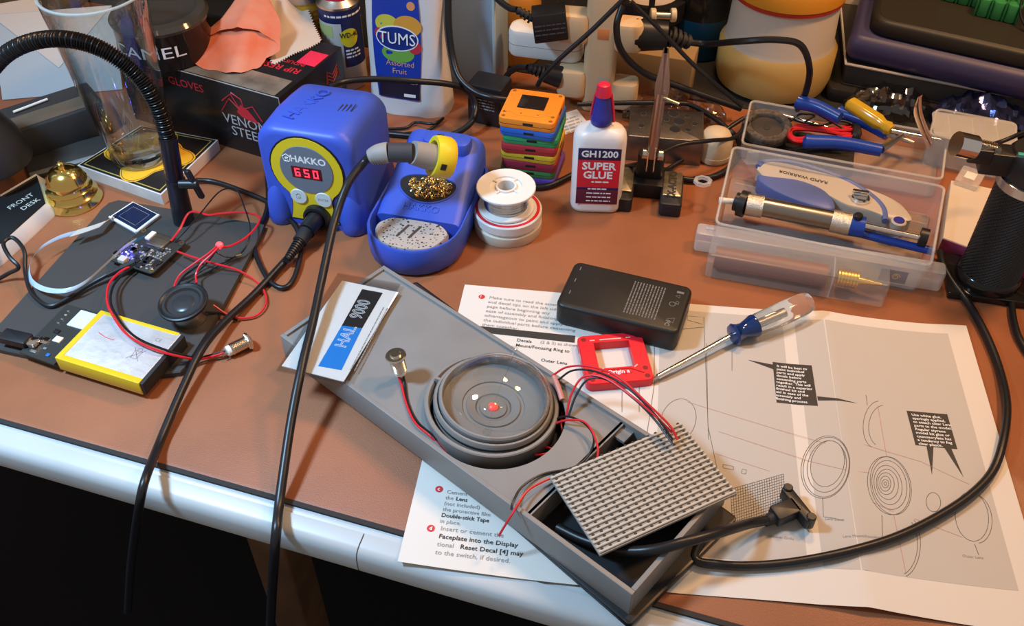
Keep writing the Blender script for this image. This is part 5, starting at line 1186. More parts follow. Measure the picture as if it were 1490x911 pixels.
def plug(label, p0, p1, p2, r0, cord, big=False, square=False):
    o = thing('mains_plug', label, 'plug', (p0.x, p0.y, max(0, min(p0.z, p2.z)-r0))); L_ = lambda p: Vector(p)-Vector(o.location)/S
    if square:
        d = (p1-p0); mk('plug_body', G().rbox(d.length, 2.6, -1.55, 1.55, .2, .15, T(*L_((p0+p1)/2)) @ R(-8, 'Y') @ R(0)), black, o)
        mk('fine_print', dash_rows(G(), -1.6, 1.6, (-.6, -.1, .4), 0, .16, T(*L_((p0+p1)/2)) @ R(-8, 'Y') @ T(0, -1.31, 0) @ R(90, 'X'), 5), plastic('dim_print', (.07, .07, .075), .5), o, None, kind='stuff')
    else:
        mk('plug_body', G().tube([L_(p0), L_(p0.lerp(p1, .5)), L_(p1)], lambda t: r0*(1-.18*t), 16), black, o)
    g = G()
    for k in range(4):
        a = p1.lerp(p2, .1+k*.24); b = p1.lerp(p2, .22+k*.24); g.tube([L_(a), L_(b)], r0*(.62-.06*k), 14, smooth=False)
    g.tube([L_(p1), L_(p2)], r0*.36, 10, smooth=False)
    mk('strain_relief', g, matte, o)
    mk('cord', G().tube([L_(p2)]+[L_(p) for p in cord], .34, 8), rubber, o)
    return o
Yp = PY_
plug('large black plug in the right side of the power strip', V(925, 50, Yp-.5), V(972, 52, Yp-1), V(1004, 62, Yp-1), 1.75, [V(1030, 64, Yp-1.4), V(1080, 60, Yp-6.0), V(1130, 58, Yp-7.2), V(1165, 66, Yp-7.4), V(1178, 100, Yp-7), V(1172, 135, Yp-6), V(1160, 160, Yp-4)])
plug('black ribbed plug low on the left side of the power strip', V(815, 112, Yp), V(792, 106, Yp), V(768, 98, Yp), 1.2, [V(755, 98, Yp+1), V(742, 105, Yp+2), V(730, 120, Yp+3)])
plug('square black adapter plug at the top left of the power strip', V(824, 38, Yp), V(776, 28, Yp), V(752, 14, Yp+.5), 1.0, [V(742, 12, Yp+1), V(730, 4, Yp+2), V(715, -10, Yp+3)], square=True)
wp = thing('white_adapter', 'rounded white adapter below the square black plug', 'adapter', V(795, 62, 36)-Vector((0, 0, 1.4)), -14)
mk('adapter_body', G().rbox(8.2, 3.2, 0, 3.2, 1.2, .5), white, wp); mk('seam', G().rbox(8.24, 3.24, 1.5, 1.56, 1.2, .01), gink, wp)
# ================================================================ wire shelf
shf = thing('wire_shelf', 'black and chrome wire shelf along the back of the desk', 'shelf', (8, 44, 0), DA)
def shl(x, y, z): return Vector((x, y, z))
for z, y, m in ((4.0, 0, chrome), (4.0, 8, black), (8.8, 0, black), (1.4, 0, black)): mk('rail', G().tube([shl(-14, y, z), shl(8, y, z)], .32, 10, smooth=False), m, shf)
for x in (-14, 8): mk('upright', G().tube([shl(x, 0, 0), shl(x, 0, 20)], .35, 10, smooth=False), black, shf)
for k in range(12): mk('shelf_wire', G().tube([shl(-13+k*1.8, 0, 4.3), shl(-13+k*1.8, 9, 4.3)], .12, 6, smooth=False), steel, shf)
for k in range(5): mk('brace_wire', G().tube([shl(-13+k*3.6, 0, 4.0), shl(-11.2+k*3.6, 0, 1.4), shl(-9.4+k*3.6, 0, 4.0)], .1, 5, smooth=False), steel, shf)
bx_ = thing('kraft_box', 'plain tan carton on the shelf behind the power strip', 'carton', (V(940, 90, 37).x, 37.5, 0), DA)
mk('carton_body', G().rbox(11, 4, 0, 5.0, .1, .08), plastic('kraft', (.30, .20, .10), .8), bx_)
ob = thing('amber_bottle', 'amber plastic bottle beside the pale blue bin', 'bottle', (V(752, 30, 44).x, 44, 0))
mk('bottle_body', G().lathe([(2.6, 0), (2.8, .3), (2.8, 7), (2.2, 8.4), (1.4, 9), (1.4, 10)], 28), plastic('amber', (.45, .20, .03), .3), ob); mk('cap', G().cyl(1.7, 9.8, 11.6, 24, .1), black, ob)
# ================================================================ jars
jp = Vector((V(1126, 90, 39.2).x, 39.2, 0))
jr = thing('large_jar', 'large translucent jar with an orange lid behind the clear organizer', 'jar', jp)
milk = frosted('jar_milky', (.68, .52, .30), .95, .4)
mk('jar_body', G().lathe([(5.6, 0), (6.2, .3), (6.5, 1.4), (6.5, 4.6), (6.1, 5.2)], 44), plastic('jar_contents', (.58, .38, .12), .45), jr)
mk('jar_upper', G().lathe([(6.1, 5.2), (5.9, 5.8), (5.7, 10.2), (5.5, 10.9)], 44), plastic('jar_pale', (.62, .54, .45), .4), jr)
mk('lid', G().lathe([(5.9, 10.6), (6.1, 10.8), (6.15, 13.0), (5.9, 13.4), (5.0, 13.5), (4.8, 13.2), (0, 13.2)], 44), plastic('lid_orange', (.72, .30, .02), .4), jr)
mk('lid_seal', ringm([(5.6, 10.3), (6.0, 10.3), (6.05, 10.7), (5.6, 10.7)], 44), plastic('seal_red', (.5, .04, .02), .4), jr)
dj = thing('dark_bottle', 'dark bottle with a blue base to the left of the large jar', 'bottle', (V(1015, 60, 46).x, 46, 0))
mk('bottle_body', G().lathe([(3.3, 0), (3.5, .3), (3.5, 5)], 32), plastic('bottle_teal', (.01, .07, .13), .3), dj); mk('bottle_top', G().lathe([(3.5, 5), (3.3, 6), (3.3, 14), (2.8, 15), (0, 15)], 32), gloss, dj)
tr_ = thing('tape_roll', 'black round roll with a pale centre above the shelf', 'tape roll', V(945, 4, 46)-Vector((0, 0, 1)), 0)
mk('roll', ringm([(3.2, 0), (4.4, 0), (4.4, 2.2), (3.2, 2.2)], 36), black, tr_); mk('core', G().cyl(3.2, .2, 2.1, 32, .1), plastic('core_pale', (.5, .42, .36), .5), tr_)
cn = thing('spool_pin', 'short white metal spool-shaped connector hanging by the shelf', 'connector', V(965, 22, 38))
mk('shaft', G().tube([(-1.2, 0, 0), (1.2, 0, -.1)], .4, 12, smooth=False), steel, cn)
for x in (-1.1, 1.1): mk('end_disc', G().cyl(.75, -.3, .3, 16, .08, T(x, 0, 0) @ R(90, 'Y')), plastic('disc_cream', (.62, .55, .42), .4), cn)
wbx = thing('barcode_box', 'small white box with a barcode beside the notebooks', 'box', (V(1230, 20, 50).x, 51, 0), DA)
mk('box_body', G().rbox(6, 4, 0, 6.2, .08, .05), plastic('box_white', (.60, .54, .46), .6), wbx)
g = G(); x = -1.6; r_ = random.Random(8)
while x < 2.4: w2 = r_.uniform(.05, .18); g.box(x, x+w2, -1.8, -.6, 6.2, 6.21); x += w2+r_.uniform(.06, .15)
mk('barcode', g, ink, wbx, None, kind='stuff')
# ================================================================ notebooks on the right
def slab_thing(name, label, cat, corners, z0, z1, m, rnd_=.4):
    q = [P(px, py, z1) for px, py in corners]; c = sum(q, Vector())/len(q)
    o = thing(name, label, cat, (c.x, c.y, z0)); return o, [tuple((p-c).to_2d()) for p in q]
def round_poly(pts, r, n=5):
    out = []; m_ = len(pts)
    for i in range(m_):
        p0, p1, p2 = (Vector(pts[(i+k) % m_]) for k in (-1, 0, 1)); a = p1+(p0-p1).normalized()*r; b = p1+(p2-p1).normalized()*r
        for k in range(n+1): t = k/n; out.append(tuple(a.lerp(p1, t).lerp(p1.lerp(b, t), t)))
    return out
def soft_slab(pts, z0, z1, b=.15, r=1.0):
    pts = round_poly(pts, r); c = sum((Vector(p) for p in pts), Vector((0, 0)))/len(pts)
    f = lambda k: [tuple(c+(Vector(p)-c)*k) for p in pts]
    w2 = max(Vector(p).length for p in pts); k = 1-b/w2
    a = sum(p[0]*q[1]-q[0]*p[1] for p, q in zip(pts, pts[1:]+pts[:1]))
    lv = [(f(k), z0), (f(1), z0+b), (f(1), z1-b), (f(k), z1)]
    if a < 0: lv = [(o[::-1], z) for o, z in lv]
    return G().stack(lv)
o, q = slab_thing('black_tray', 'flat black tray under the notebooks at the right back', 'tray', [(1206, 128), (1500, 178), (1540, 40), (1190, 20)], 0, 1.6, None)
mk('tray_body', soft_slab(q, 0, 1.6), plastic('tray_black', (.02, .018, .016), .45), o)
o, q = slab_thing('notebook', 'black notebook with pale page edges under the blue binder', 'notebook', [(1231, 92), (1520, 148), (1560, 10), (1220, -30)], 1.62, 4.2, None)
mk('cover', soft_slab(q, 2.35, 2.58, .05, .5), plastic('cover_black', (.022, .019, .017), .5), o); mk('pages', soft_slab([(x*.985, y*.985) for x, y in q], .15, 2.36, .02, .3), plastic('page_edge', (.03, .027, .025), .7), o); mk('cover', soft_slab(q, 0, .16, .04, .5), MATS['cover_black'], o)
fe = [Vector((*p, 2.5)) for p in (q[3], q[0], q[1])]
mk('page_line', G().tube([fe[0]*1.0, fe[1], fe[2]], .16, 6, smooth=False), plastic('page_pale', (.42, .38, .36), .7), o)
o, q = slab_thing('binder', 'thick dark blue binder with rounded edge on the notebook', 'binder', [(1236, 52), (1530, 118), (1560, -60), (1270, -70)], 4.22, 7.2, None)
mk('binder_body', soft_slab(q, 0, 2.98, .8, 1.2), plastic('binder_blue', (.035, .032, .10), .45, bump=.1), o, 60)
o, q = slab_thing('laptop', 'black rounded laptop lying on the dark blue binder', 'laptop', [(1268, 28), (1540, 88), (1560, -60), (1285, -60)], 7.22, 9.0, None)
mk('shell', soft_slab(q, 0, 1.78, .35, 2.2), plastic('laptop_black', (.016, .014, .012), .5), o, 60)
mk('lid_panel', soft_slab([(x*.93, y*.93) for x, y in q], 1.76, 1.82, .02, 1.8), plastic('laptop_lid', (.026, .022, .018), .4), o)
grn = plastic('cell_green', (.03, .22, .07), .35)
for k, (px, py, lb) in enumerate(((1415, 8, 'green ribbed battery block on the laptop, left of two'), (1462, 30, 'green ribbed battery block on the laptop, right of two with a black wire'))):
    c = P(px, py, 9.05); o = thing('battery_block', lb, 'battery', c+Vector((0, 2.0, 0)), -30, 'green battery blocks')
    for i in range(3): mk('cell_holder', G().rbox(1.35, 4.6, 0, 2.0, .5, .2, T(-1.4+i*1.4, 0, 0)), grn, o)
    for i in range(4): mk('rib', G().rbox(.22, 4.7, 0, 2.15, .08, .05, T(-2.1+i*1.4, 0, 0)), plastic('cell_green_dark', (.02, .15, .05), .4), o)
    if k: mk('wire', G().tube([(.5, -1.5, 2.2), (1.5, -1.0, 3.5), (2.2, -2.5, 1.5), (3.5, -3.5, .3)], .16, 6), rubber, o)
# crumpled antistatic bag
bgm = mat('antistatic_foil', (.05, .06, .16), .14, .75, var=.6, vs=60, bump=1.0, bs=90)
def crumple(name, label, px0, px1, m, h, dpt, seed, cat, z0=0.0):
    a, b = P(*px0, z0), P(*px1, z0); d = b-a; n_ = Vector((-d.y, d.x, 0)).normalized(); o = thing(name, label, cat, (a+b)/2)
    rings = []; N = 26
    for i in range(N+1):
        t = i/N; c = a.lerp(b, t)-(a+b)/2; e = math.sin(math.pi*min(1, max(0, t*.96+.02)))**.5; rg = []
        for k in range(22):
            an = 6.2832*k/22; f = 1+.4*noise.noise(Vector((t*9+seed, math.cos(an)*1.6, math.sin(an)*1.6)))+.3*noise.noise(Vector((t*24+seed, math.cos(an)*4, math.sin(an)*4)))
            p = c+n_*(dpt*e*f*math.cos(an))+Vector((0, 0, z0*0+max(0.02, h*e*(.5+.62*f*math.sin(an)))))
            rg.append(tuple(p))
        rings.append(rg)
    mk('crumpled_film', G().loft(rings), m, o, 25); return o
crumple('antistatic_bag', 'crumpled shiny dark blue antistatic bag behind the compartment box', (1352, 172), (1500, 196), bgm, 3.4, 3.2, 3.0, 'bag')
crumple('clear_bag', 'crumpled clear plastic bag behind the yellow screwdriver', (1225, 152), (1360, 172), thin_clear('bag_film', (.80, .78, .76), .12, .12), 2.6, 2.4, 9.0, 'bag')
# ================================================================ clear boxes
def open_box(name, label, cat, top, z1, m, th=.18, z0=0.0, taper=.965, rim=None):
    q = [P(px, py, z1) for px, py in top]; c = sum(q, Vector())/4; o = thing(name, label, cat, (c.x, c.y, z0)); h = z1-z0
    base = [(p-c).to_2d() for p in q]
    def ringp(k, inset): 
        out = []
        for p in round_poly([tuple(v) for v in base], .7): v = Vector(p)*k; out.append(tuple(v-v.normalized()*inset))
        return out
    a = sum(p[0]*r[1]-r[0]*p[1] for p, r in zip(base, base[1:]+base[:1])); fl = (lambda l: l[::-1]) if a < 0 else (lambda l: l)
    lv = [(fl(ringp(taper, 0)), 0), (fl(ringp(1, 0)), h), (fl(ringp(1, th)), h), (fl(ringp(taper, th)), th)]
    mk('box_body', G().stack(lv), m, o, 40)
    rp_ = fl(ringp(1, th/2)); mk('rim', G().tube([Vector((x, y, h)) for x, y in rp_+rp_[:1]], .13, 6, sub=1, smooth=False), rim or case, o)
    return o, c
organ, oc = open_box('tool_organizer', 'clear plastic organizer full of hand tools at the right back', 'organizer', [(1092, 146), (1380, 196), (1372, 262), (1078, 209)], 2.4, case2, taper=.985)
mk('latch', G().rbox(1.2, .4, 1.0, 2.5, .15, .1, T(-9.6, -2.4, 0)), case, organ)
hbox, hc_ = open_box('tool_case', 'open clear plastic case holding the cutter and solder pump', 'case', [(1066, 213), (1376, 272), (1356, 388), (1040, 325)], 3.4, case2)
mk('hang_tab', G().loft([[(r*math.cos(a)*1.0, r*math.sin(a)*.9, z) for r, z in ((.55, 0), (.9, 0), (.9, .3), (.55, .3))] for a in [6.2832*i/8 for i in range(8)]], T(-10.9, 4.3, 2.6), loop=True), case, hbox)
mk('inner_divider', G().box(-9.0, 9.0, -.05, .05, .2, 1.2, R(-21) @ T(0, 3.2, 0)), case2, hbox)
mk('lid_sheen', G().rbox(2.2, 2.2, .2, .24, .6, .01, T(6.2, 0, 0)), case2, hbox)
mk('liner', G().rbox(11.5, 6.6, .2, .3, .4, .02, R(-17) @ T(-4.2, 0, 0)), plastic('liner_black', (.02, .018, .017), .8), organ)
hp = thing('steel_pick', 'thin steel pick lying between the wheel and the pliers', 'pick', P(1130, 170, 1.0))
hL = lambda px, py, z: P(px, py, z)-Vector(hp.location)/S
mk('shaft', G().tube([hL(1130, 166, 1.4), hL(1225, 192, 1.4)], .28, 10, smooth=False), chrome, hp); mk('tip', G().tube([hL(1225, 192, 1.4), hL(1252, 199, 1.4)], lambda t: .26-.2*t, 8, smooth=False), steel, hp)
cable('black_cable', 'tangled thin black wire in the organizer above the red bundle', [P(*a) for a in ((1150, 176, 1.8), (1165, 166, 2.2), (1185, 168, 2.4), (1172, 178, 2.2), (1195, 182, 2.2), (1225, 176, 2.2), (1245, 184, 2.0), (1236, 192, 1.9), (1215, 180, 2.4), (1180, 160, 3.0), (1172, 152, 3.6))], .12)
# --- what lies in the organizer
OZ = .25
dial = thing('grinding_wheel', 'round dark abrasive wheel at the left of the organizer', 'wheel', P(1114, 191, 1.0), 0)
mk('wheel', ringm([(1.7, 0), (2.55, 0), (2.6, .15), (2.6, .8), (2.5, .95), (1.8, .95), (1.7, .8)], 40, R(8, 'X')), plastic('grit', (.10, .085, .07), .9, var=.5, vs=300), dial)
mk('web', G().cyl(1.75, .1, .5, 36, .05, R(8, 'X')), plastic('web_dark', (.045, .036, .032), .6), dial); mk('hub_hole', G().cyl(.4, .4, .54, 6, .02, R(8, 'X')), ink, dial)
cw = thing('red_wire_coil', 'folded bundle of red wire in the organizer', 'wire bundle', P(1200, 195, 1.2))
cL = lambda p: Vector(p)-Vector(cw.location)/S
for k in range(7):
    dy = k*1.4; zz = 1.6+.25*(k % 3)
    mk('strand', G().tube([cL(P(*a, zz)) for a in ((1240, 182+k*3.4), (1215, 187+dy*.9), (1180, 184+k*.9), (1160-k*1.0, 183+k*1.0), (1146+k*.9, 196), (1160, 208-k*1.1), (1190, 206-k*1.2), (1215, 200+k*.4), (1238, 196+k*1.5))], .17, 6), redwire, cw)
mk('tie', G().tube([cL(P(1241, 180, 1.4)), cL(P(1247, 192, 2.2)), cL(P(1242, 206, 1.4))], .5, 8), black, cw)
bluh = plastic('handle_blue', (.012, .055, .36), .25)
def plier(label, a0, a1, b0, b1, jaw, z, zb=None):
    o = thing('pliers', label, 'pliers', P(*a0, z)-Vector((0, 0, .5))); L_ = lambda p: Vector(p)-Vector(o.location)/S
    for a, b, z in ((a0, a1, z), (b0, b1, zb or z)):
        if a is None: continue
        s_, e_ = P(*a, z), P(*b, z); mk('handle', G().tube([L_(s_), L_(s_.lerp(e_, .1)), L_(s_.lerp(e_, .5)+Vector((0, .3, .1))), L_(e_)], lambda t: .3+.5*min(1, t*6)*(1-.35*t), 14), bluh, o)
    mk('jaw', G().tube([L_(P(*j, z)) for j in jaw], lambda t: .45*(1-.6*t), 8, smooth=False), steel, o); return o
plier('pair of blue handled pliers at the back of the organizer', (1160, 147), (1222, 172), (1218, 162), (1292, 196), ((1285, 192), (1308, 200), (1330, 208)), 4.4, 2.3)
plier('single blue handled cutter across the front of the organizer', (1168, 205), (1282, 219), None, None, ((1282, 217), (1300, 206), (1314, 196)), 2.9)
ys = thing('yellow_screwdriver', 'screwdriver with a yellow handle in the organizer', 'screwdriver', P(1232, 148, 2.2))
yL = lambda p: Vector(p)-Vector(ys.location)/S; y0, y1, y2 = P(1234, 150, 3.3), P(1297, 190, 3.0), P(1368, 204, 2.7)
dd = (y1-y0).normalized(); rm_ = dd.to_track_quat('Z', 'Y').to_matrix().to_4x4(); hl = (y1-y0).length
mk('handle', G().loft([flute(.5, 0), flute(.85, .3), flute(.85, hl*.7), flute(.6, hl*.82), flute(.75, hl*.92), flute(.5, hl)], rm_ if True else None), mat('yellow_acetate', (.55, .36, .02), .15, coat=.5), ys, 35)
bpy.data.objects[ys.name].location = y0*S
mk('shaft', G().tube([(0, 0, 0), tuple(y2-y1)], .25, 10, M=T(*(y1-y0)), smooth=False), chrome, ys)
tw = thing('tweezers', 'upright steel tweezer blades sticking out of the organizer', 'tweezers', P(1348, 214, .5))
tL = lambda p: Vector(p)-Vector(tw.location)/S
for dx_ in (0, 7): mk('blade', G().strip([tL(V(1352+dx_, 214, 21.8)), tL(V(1338+dx_, 180, 21.8)), tL(V(1333+dx_*.9, 160, 21.8)), tL(V(1339, 140, 21.8))], (.24-.015*dx_, .1, .05), .1), metal('tweezer_steel', (.72, .70, .66), .2), tw)
# --- what lies in the tool case
cz_ = 2.1
ct_ = thing('rotary_cutter', 'beige and blue handled craft cutter in the clear case', 'cutter', P(1210, 280, cz_))
cT = lambda px, py, z=cz_: (P(px, py, z)-Vector(ct_.location)/S)
tan_ = plastic('cutter_tan', (.50, .44, .36), .35); cbl = plastic('cutter_blue', (.10, .14, .36), .45)
def flat(pts, z0, z1, m, nm, b=.15):
    q2 = [tuple(cT(*p)[:2]) for p in pts]; q2 = [tuple(v) for v in [w_.to_2d() for w_ in crom([Vector((*v, 0)) for v in q2+q2[:1]], 4)[:-1]]]
    c = sum((Vector(v) for v in q2), Vector((0, 0)))/len(q2); f = lambda k: [tuple(c+(Vector(v)-c)*k) for v in q2]
    a = sum(p[0]*r[1]-r[0]*p[1] for p, r in zip(q2, q2[1:]+q2[:1])); fl = (lambda l: l[::-1]) if a < 0 else (lambda l: l)
    return mk(nm, G().stack([(fl(f(.95)), z0), (fl(f(1)), z0+b), (fl(f(1)), z1-b), (fl(f(.95)), z1)]), m, ct_, 50)
flat([(1101, 247), (1108, 238), (1130, 237), (1170, 246), (1215, 258), (1250, 272), (1285, 285), (1310, 298), (1326, 318), (1318, 322), (1290, 318), (1262, 308), (1230, 300), (1200, 285), (1160, 274), (1120, 264)], -1.3, .2, tan_, 'handle')
flat([(1102, 257), (1120, 260), (1160, 265), (1195, 278), (1211, 293), (1212, 307), (1185, 304), (1150, 292), (1120, 278), (1104, 266)], -1.4, .3, cbl, 'grip_pad')
mk('top_trim', G().tube([cT(*p, cz_+.0) for p in ((1103, 243), (1115, 236), (1150, 237), (1200, 251), (1240, 268), (1270, 288), (1285, 305), (1288, 322))], .32, 8), cbl, ct_)
mk('pivot', G().cyl(.85, .1, .6, 24, .1, T(*cT(1251, 293))), chrome, ct_); mk('pivot_bar', G().rbox(1.5, .5, .6, 1.0, .15, .08, T(*cT(1249, 290)) @ R(-15)), chrome, ct_)
mk('lock_knob', G().cyl(.7, -.3, .5, 24, .1, T(*cT(1306, 327))), tan_, ct_); mk('lock_cap', G().cyl(.5, .48, .6, 20, .04, T(*cT(1306, 327))), navyp, ct_)
d_ = (P(1250, 274, cz_)-P(1140, 247, cz_)).normalized(); av = cT(1168, 260, cz_)
mk('lettering', G().text('RAPID WARRIOR', .62, Matrix(((-d_.x, d_.y, 0, av.x), (-d_.y, -d_.x, 0, av.y), (0, 0, 1, .24), (0, 0, 0, 1))), bold=.005), ink, ct_, None)
pm = thing('solder_pump', 'silver and blue desoldering pump lying in the clear case', 'solder pump', P(1200, 318, 1.0))
pL = lambda px, py, z=2.3: P(px, py, z)-Vector(pm.location)/S
mk('nozzle', G().tube([pL(1046, 291), pL(1073, 294)], .3, 10, smooth=False), white, pm)
mk('nose_ring', G().tube([pL(1070, 293), pL(1076, 295)], .9, 18, smooth=False).tube([pL(1076, 295), pL(1086, 298)], 1.25, 20, smooth=False), black, pm)
kn = metal('knurled', (.70, .66, .58), .3, bump=1.0, bs=1400)
mk('knurled_collar', G().tube([pL(1086, 297), pL(1110, 301)], 1.05, 20, smooth=False), kn, pm)
mk('barrel', G().tube([pL(1110, 301), pL(1212, 321)], .92, 20, smooth=False), metal('pump_barrel', (.34, .31, .28), .28), pm)
mk('knurled_collar', G().tube([pL(1210, 321), pL(1237, 327)], 1.05, 20, smooth=False), kn, pm)
mk('blue_collar', G().tube([pL(1235, 327), pL(1257, 331)], 1.0, 18, smooth=False), bluh, pm)
mk('plunger_rod', G().tube([pL(1257, 328, 2.6), pL(1338, 346, 2.6)], .27, 10, smooth=False), chrome, pm)
mk('guard', G().tube([pL(1245, 338, 1.8), pL(1300, 352, 1.6), pL(1360, 366, 1.6)], .4, 10), bluh, pm)
mk('plunger_cap', G().tube([pL(1338, 344, 2.6), pL(1350, 347, 2.6)], .85, 14, smooth=False), black, pm)
mk('trigger', G().cyl(.4, 0, .5, 14, .08, T(*pL(1248, 318, 3.2))), black, pm)
# --- long translucent cases in front
def bar_case(name, label, ends, zc, hy, hz_, m, parts=()):
    a, b = P(*ends[0], zc), P(*ends[1], zc); d = b-a; o = thing(name, label, 'case', ((a+b)/2).to_2d().to_3d(), math.degrees(math.atan2(d.y, d.x)))
    mk('case_shell', G().rbox(d.length, 2*hy, zc-hz_, zc+hz_, .35, .2), m, o); return o, d.length
fl_, L1 = bar_case('long_lid', 'long flat translucent plastic strip leaning along the tool case', ((1012, 344), (1372, 404)), 1.1, .85, 1.05, frosted('lid_milky', (.70, .68, .66), .42, .3))
mk('hook', G().rbox(.8, .3, 2.0, 2.35, .1, .05, T(-L1/2+1.2, 0, 0)), case, fl_)
mk('navy_sticker', G().rbox(2.3, .05, .35, 1.7, .02, .02, T(L1/2-4.2, -.87, 0)), navy, fl_)
mk('gold_mark', G().tube([(L1/2-4.0+.35*math.cos(a)*(1-a/14), -.91, 1.05+.35*math.sin(a)*(1-a/14)) for a in [i*.5 for i in range(20)]], .05, 4), gyel, fl_)
bcse, L2 = bar_case('brush_case', 'translucent case holding a copper rod and brass brush', ((1030, 372), (1290, 417)), 1.35, 1.45, 1.3, frosted('brush_case_milky', (.60, .55, .50), .2, .25))
mk('end_panel', G().rbox(.12, 2.7, .1, 2.6, .2, .04, T(L2*.2, 0, 0)), case, bcse)
rod_ = thing('copper_rod', 'dark copper coloured roll inside the translucent case', 'rod', Vector(bcse.location)/S+Vector((0, 0, .3)), math.degrees(bcse.rotation_euler.z))
mk('roll', G().tube([(-L2*.46, 0, 1.05), (L2*.17, 0, 1.05)], 1.02, 18, smooth=False), plastic('copper_brown', (.20, .07, .045), .45), rod_)
br = thing('brass_brush', 'yellow brass tip brush at the right of the translucent case', 'brush', Vector(bcse.location)/S+Vector((0, 0, .3)), math.degrees(bcse.rotation_euler.z))
yb = metal('brush_brass', (.85, .60, .12), .3)
mk('ferrule', G().tube([(L2*.23, 0, 1.2), (L2*.34, 0, 1.2)], .75, 16, smooth=False), yb, br); mk('tip', G().tube([(L2*.34, 0, 1.2), (L2*.47, 0, 1.2)], lambda t: .4-.3*t, 10, smooth=False), yb, br)
for k in range(6): mk('ridge', ringm([(.74, 0), (.8, .05), (.74, .1)], 16, T(L2*(.24+k*.017), 0, 1.2) @ R(90, 'Y')), yb, br)
cpb, cc2 = open_box('compartment_box', 'frosted compartment box behind the black knurled stand', 'box', [(1362, 158), (1480, 180), (1478, 222), (1352, 196)], 3.6, case)
for k in (-1, 0, 1): mk('divider', G().box(-.06, .06, -2.3, 2.3, .2, 3.4, R(-15) @ T(k*2.3, 0, 0)), case, cpb)
mk('lid', G().rbox(8.0, 4.6, 3.6, 3.75, .5, .04, R(-15)), case, cpb)
# ================================================================ knurled stand at the right
sb = P(1432, 412, 0)
sn = thing('knurled_stand', 'black knurled cylinder stand on a glossy square base', 'stand', sb, -12)
mk('base_plate', G().rbox(7.0, 5.6, 0, .7, .15, .1), gloss, sn)
mk('foot_ring', G().lathe([(2.7, .7), (2.75, .9), (2.7, 1.5), (2.5, 1.7)], 40), gloss, sn)
kb = bpy.data.materials.new('knurled_black'); kb.use_nodes = True; nt = kb.node_tree; bs = nt.nodes['Principled BSDF']
bs.inputs['Base Color'].default_value = (.013, .012, .012, 1); bs.inputs['Roughness'].default_value = .42
g = G(); vs = []; fs = []; NA, NZ = 168, 100
for j in range(NZ+1):
    for i in range(NA):
        r_ = 2.45+.05*max(math.cos(math.pi*(i+j)/2), math.cos(math.pi*(i-j)/2)); a = 6.2832*i/NA; vs.append((r_*math.cos(a), r_*math.sin(a), 1.6+9.2*j/NZ))
fs = [(j*NA+i, j*NA+(i+1) % NA, (j+1)*NA+(i+1) % NA, (j+1)*NA+i) for j in range(NZ) for i in range(NA)]
mk('knurled_grip', G().add(vs, fs), kb, sn, None)
mk('collar', G().lathe([(2.5, 10.7), (2.6, 10.8), (2.6, 11.6), (2.4, 11.7)], 40), metal('collar_silver', (.5, .48, .45), .3), sn)
mk('top_housing', G().lathe([(2.4, 11.6), (2.5, 11.9), (2.5, 13.6), (2.2, 14.0), (0, 14.0)], 32), black, sn)
hd_ = lambda px, py: V(px, py, 4.5)-sb
RI = R(12)
def hs_(px, py, y=4.5): return RI @ (V(px, py, y)-Vector(sb))
mk('clamp_block', G().rbox(2.4, 1.8, -1.0, 1.0, .15, .1, T(*hs_(1449, 232))), black, sn)
mk('clamp_block', G().rbox(1.8, 1.6, -.6, .7, .15, .1, T(*hs_(1425, 222))), black, sn)
mk('arm_rod', G().tube([hs_(1418, 215), hs_(1495, 232)], .45, 14, smooth=False), chrome, sn)
mk('spring', G().tube([hs_(1420, 214), hs_(1450, 221)], .6, 14, smooth=False), metal('spring_dark', (.25, .23, .2), .3), sn)
for k in range(8): mk('coil', ringm([(.58, 0), (.7, .07), (.58, .14)], 16, T(*hs_(1421, 214).lerp(hs_(1450, 221), k/8)) @ R(90, 'Y')), chrome, sn)
mk('knob', G().tube([hs_(1391, 209), hs_(1417, 215)], 1.0, 20, smooth=False), chrome, sn)
mk('green_button', G().rbox(.5, .4, -.1, .15, .05, .03, T(*hs_(1486, 226, 2.5))), plastic('button_teal', (.05, .35, .32), .4), sn)
# pale box with pink band behind the stand
wb, q = slab_thing('pale_box', 'flat pale box with a pink patterned band behind the knurled stand', 'box', [(1384, 262), (1520, 290), (1520, 400), (1372, 346)], 0, 1.8, None)
mk('box_body', soft_slab(q, 0, 1.8, .06, .1), plastic('pale_carton', (.60, .52, .43), .7), wb)
f0, f1 = Vector(q[3]), Vector(q[2]); dd = f1-f0; nn = Vector((dd.y, -dd.x)).normalized()*.03
mk('pink_band', G().loft([[(f0.x+nn.x, f0.y+nn.y, z), (f1.x+nn.x, f1.y+nn.y, z), (f1.x, f1.y, z), (f0.x, f0.y, z)] for z in (.1, 1.7)]), plastic('band_pink', (.38, .05, .13), .5, var=.4, vs=90), wb)
sc2 = thing('sd_card_case', 'tiny clear card case leaning on the pale box', 'card case', P(1410, 262, 1.85), -35)
mk('case_body', G().rbox(2.2, 3.0, 0, .5, .2, .08), case, sc2); mk('card', G().rbox(1.0, 1.2, .5, .54, .05, .01), white, sc2)
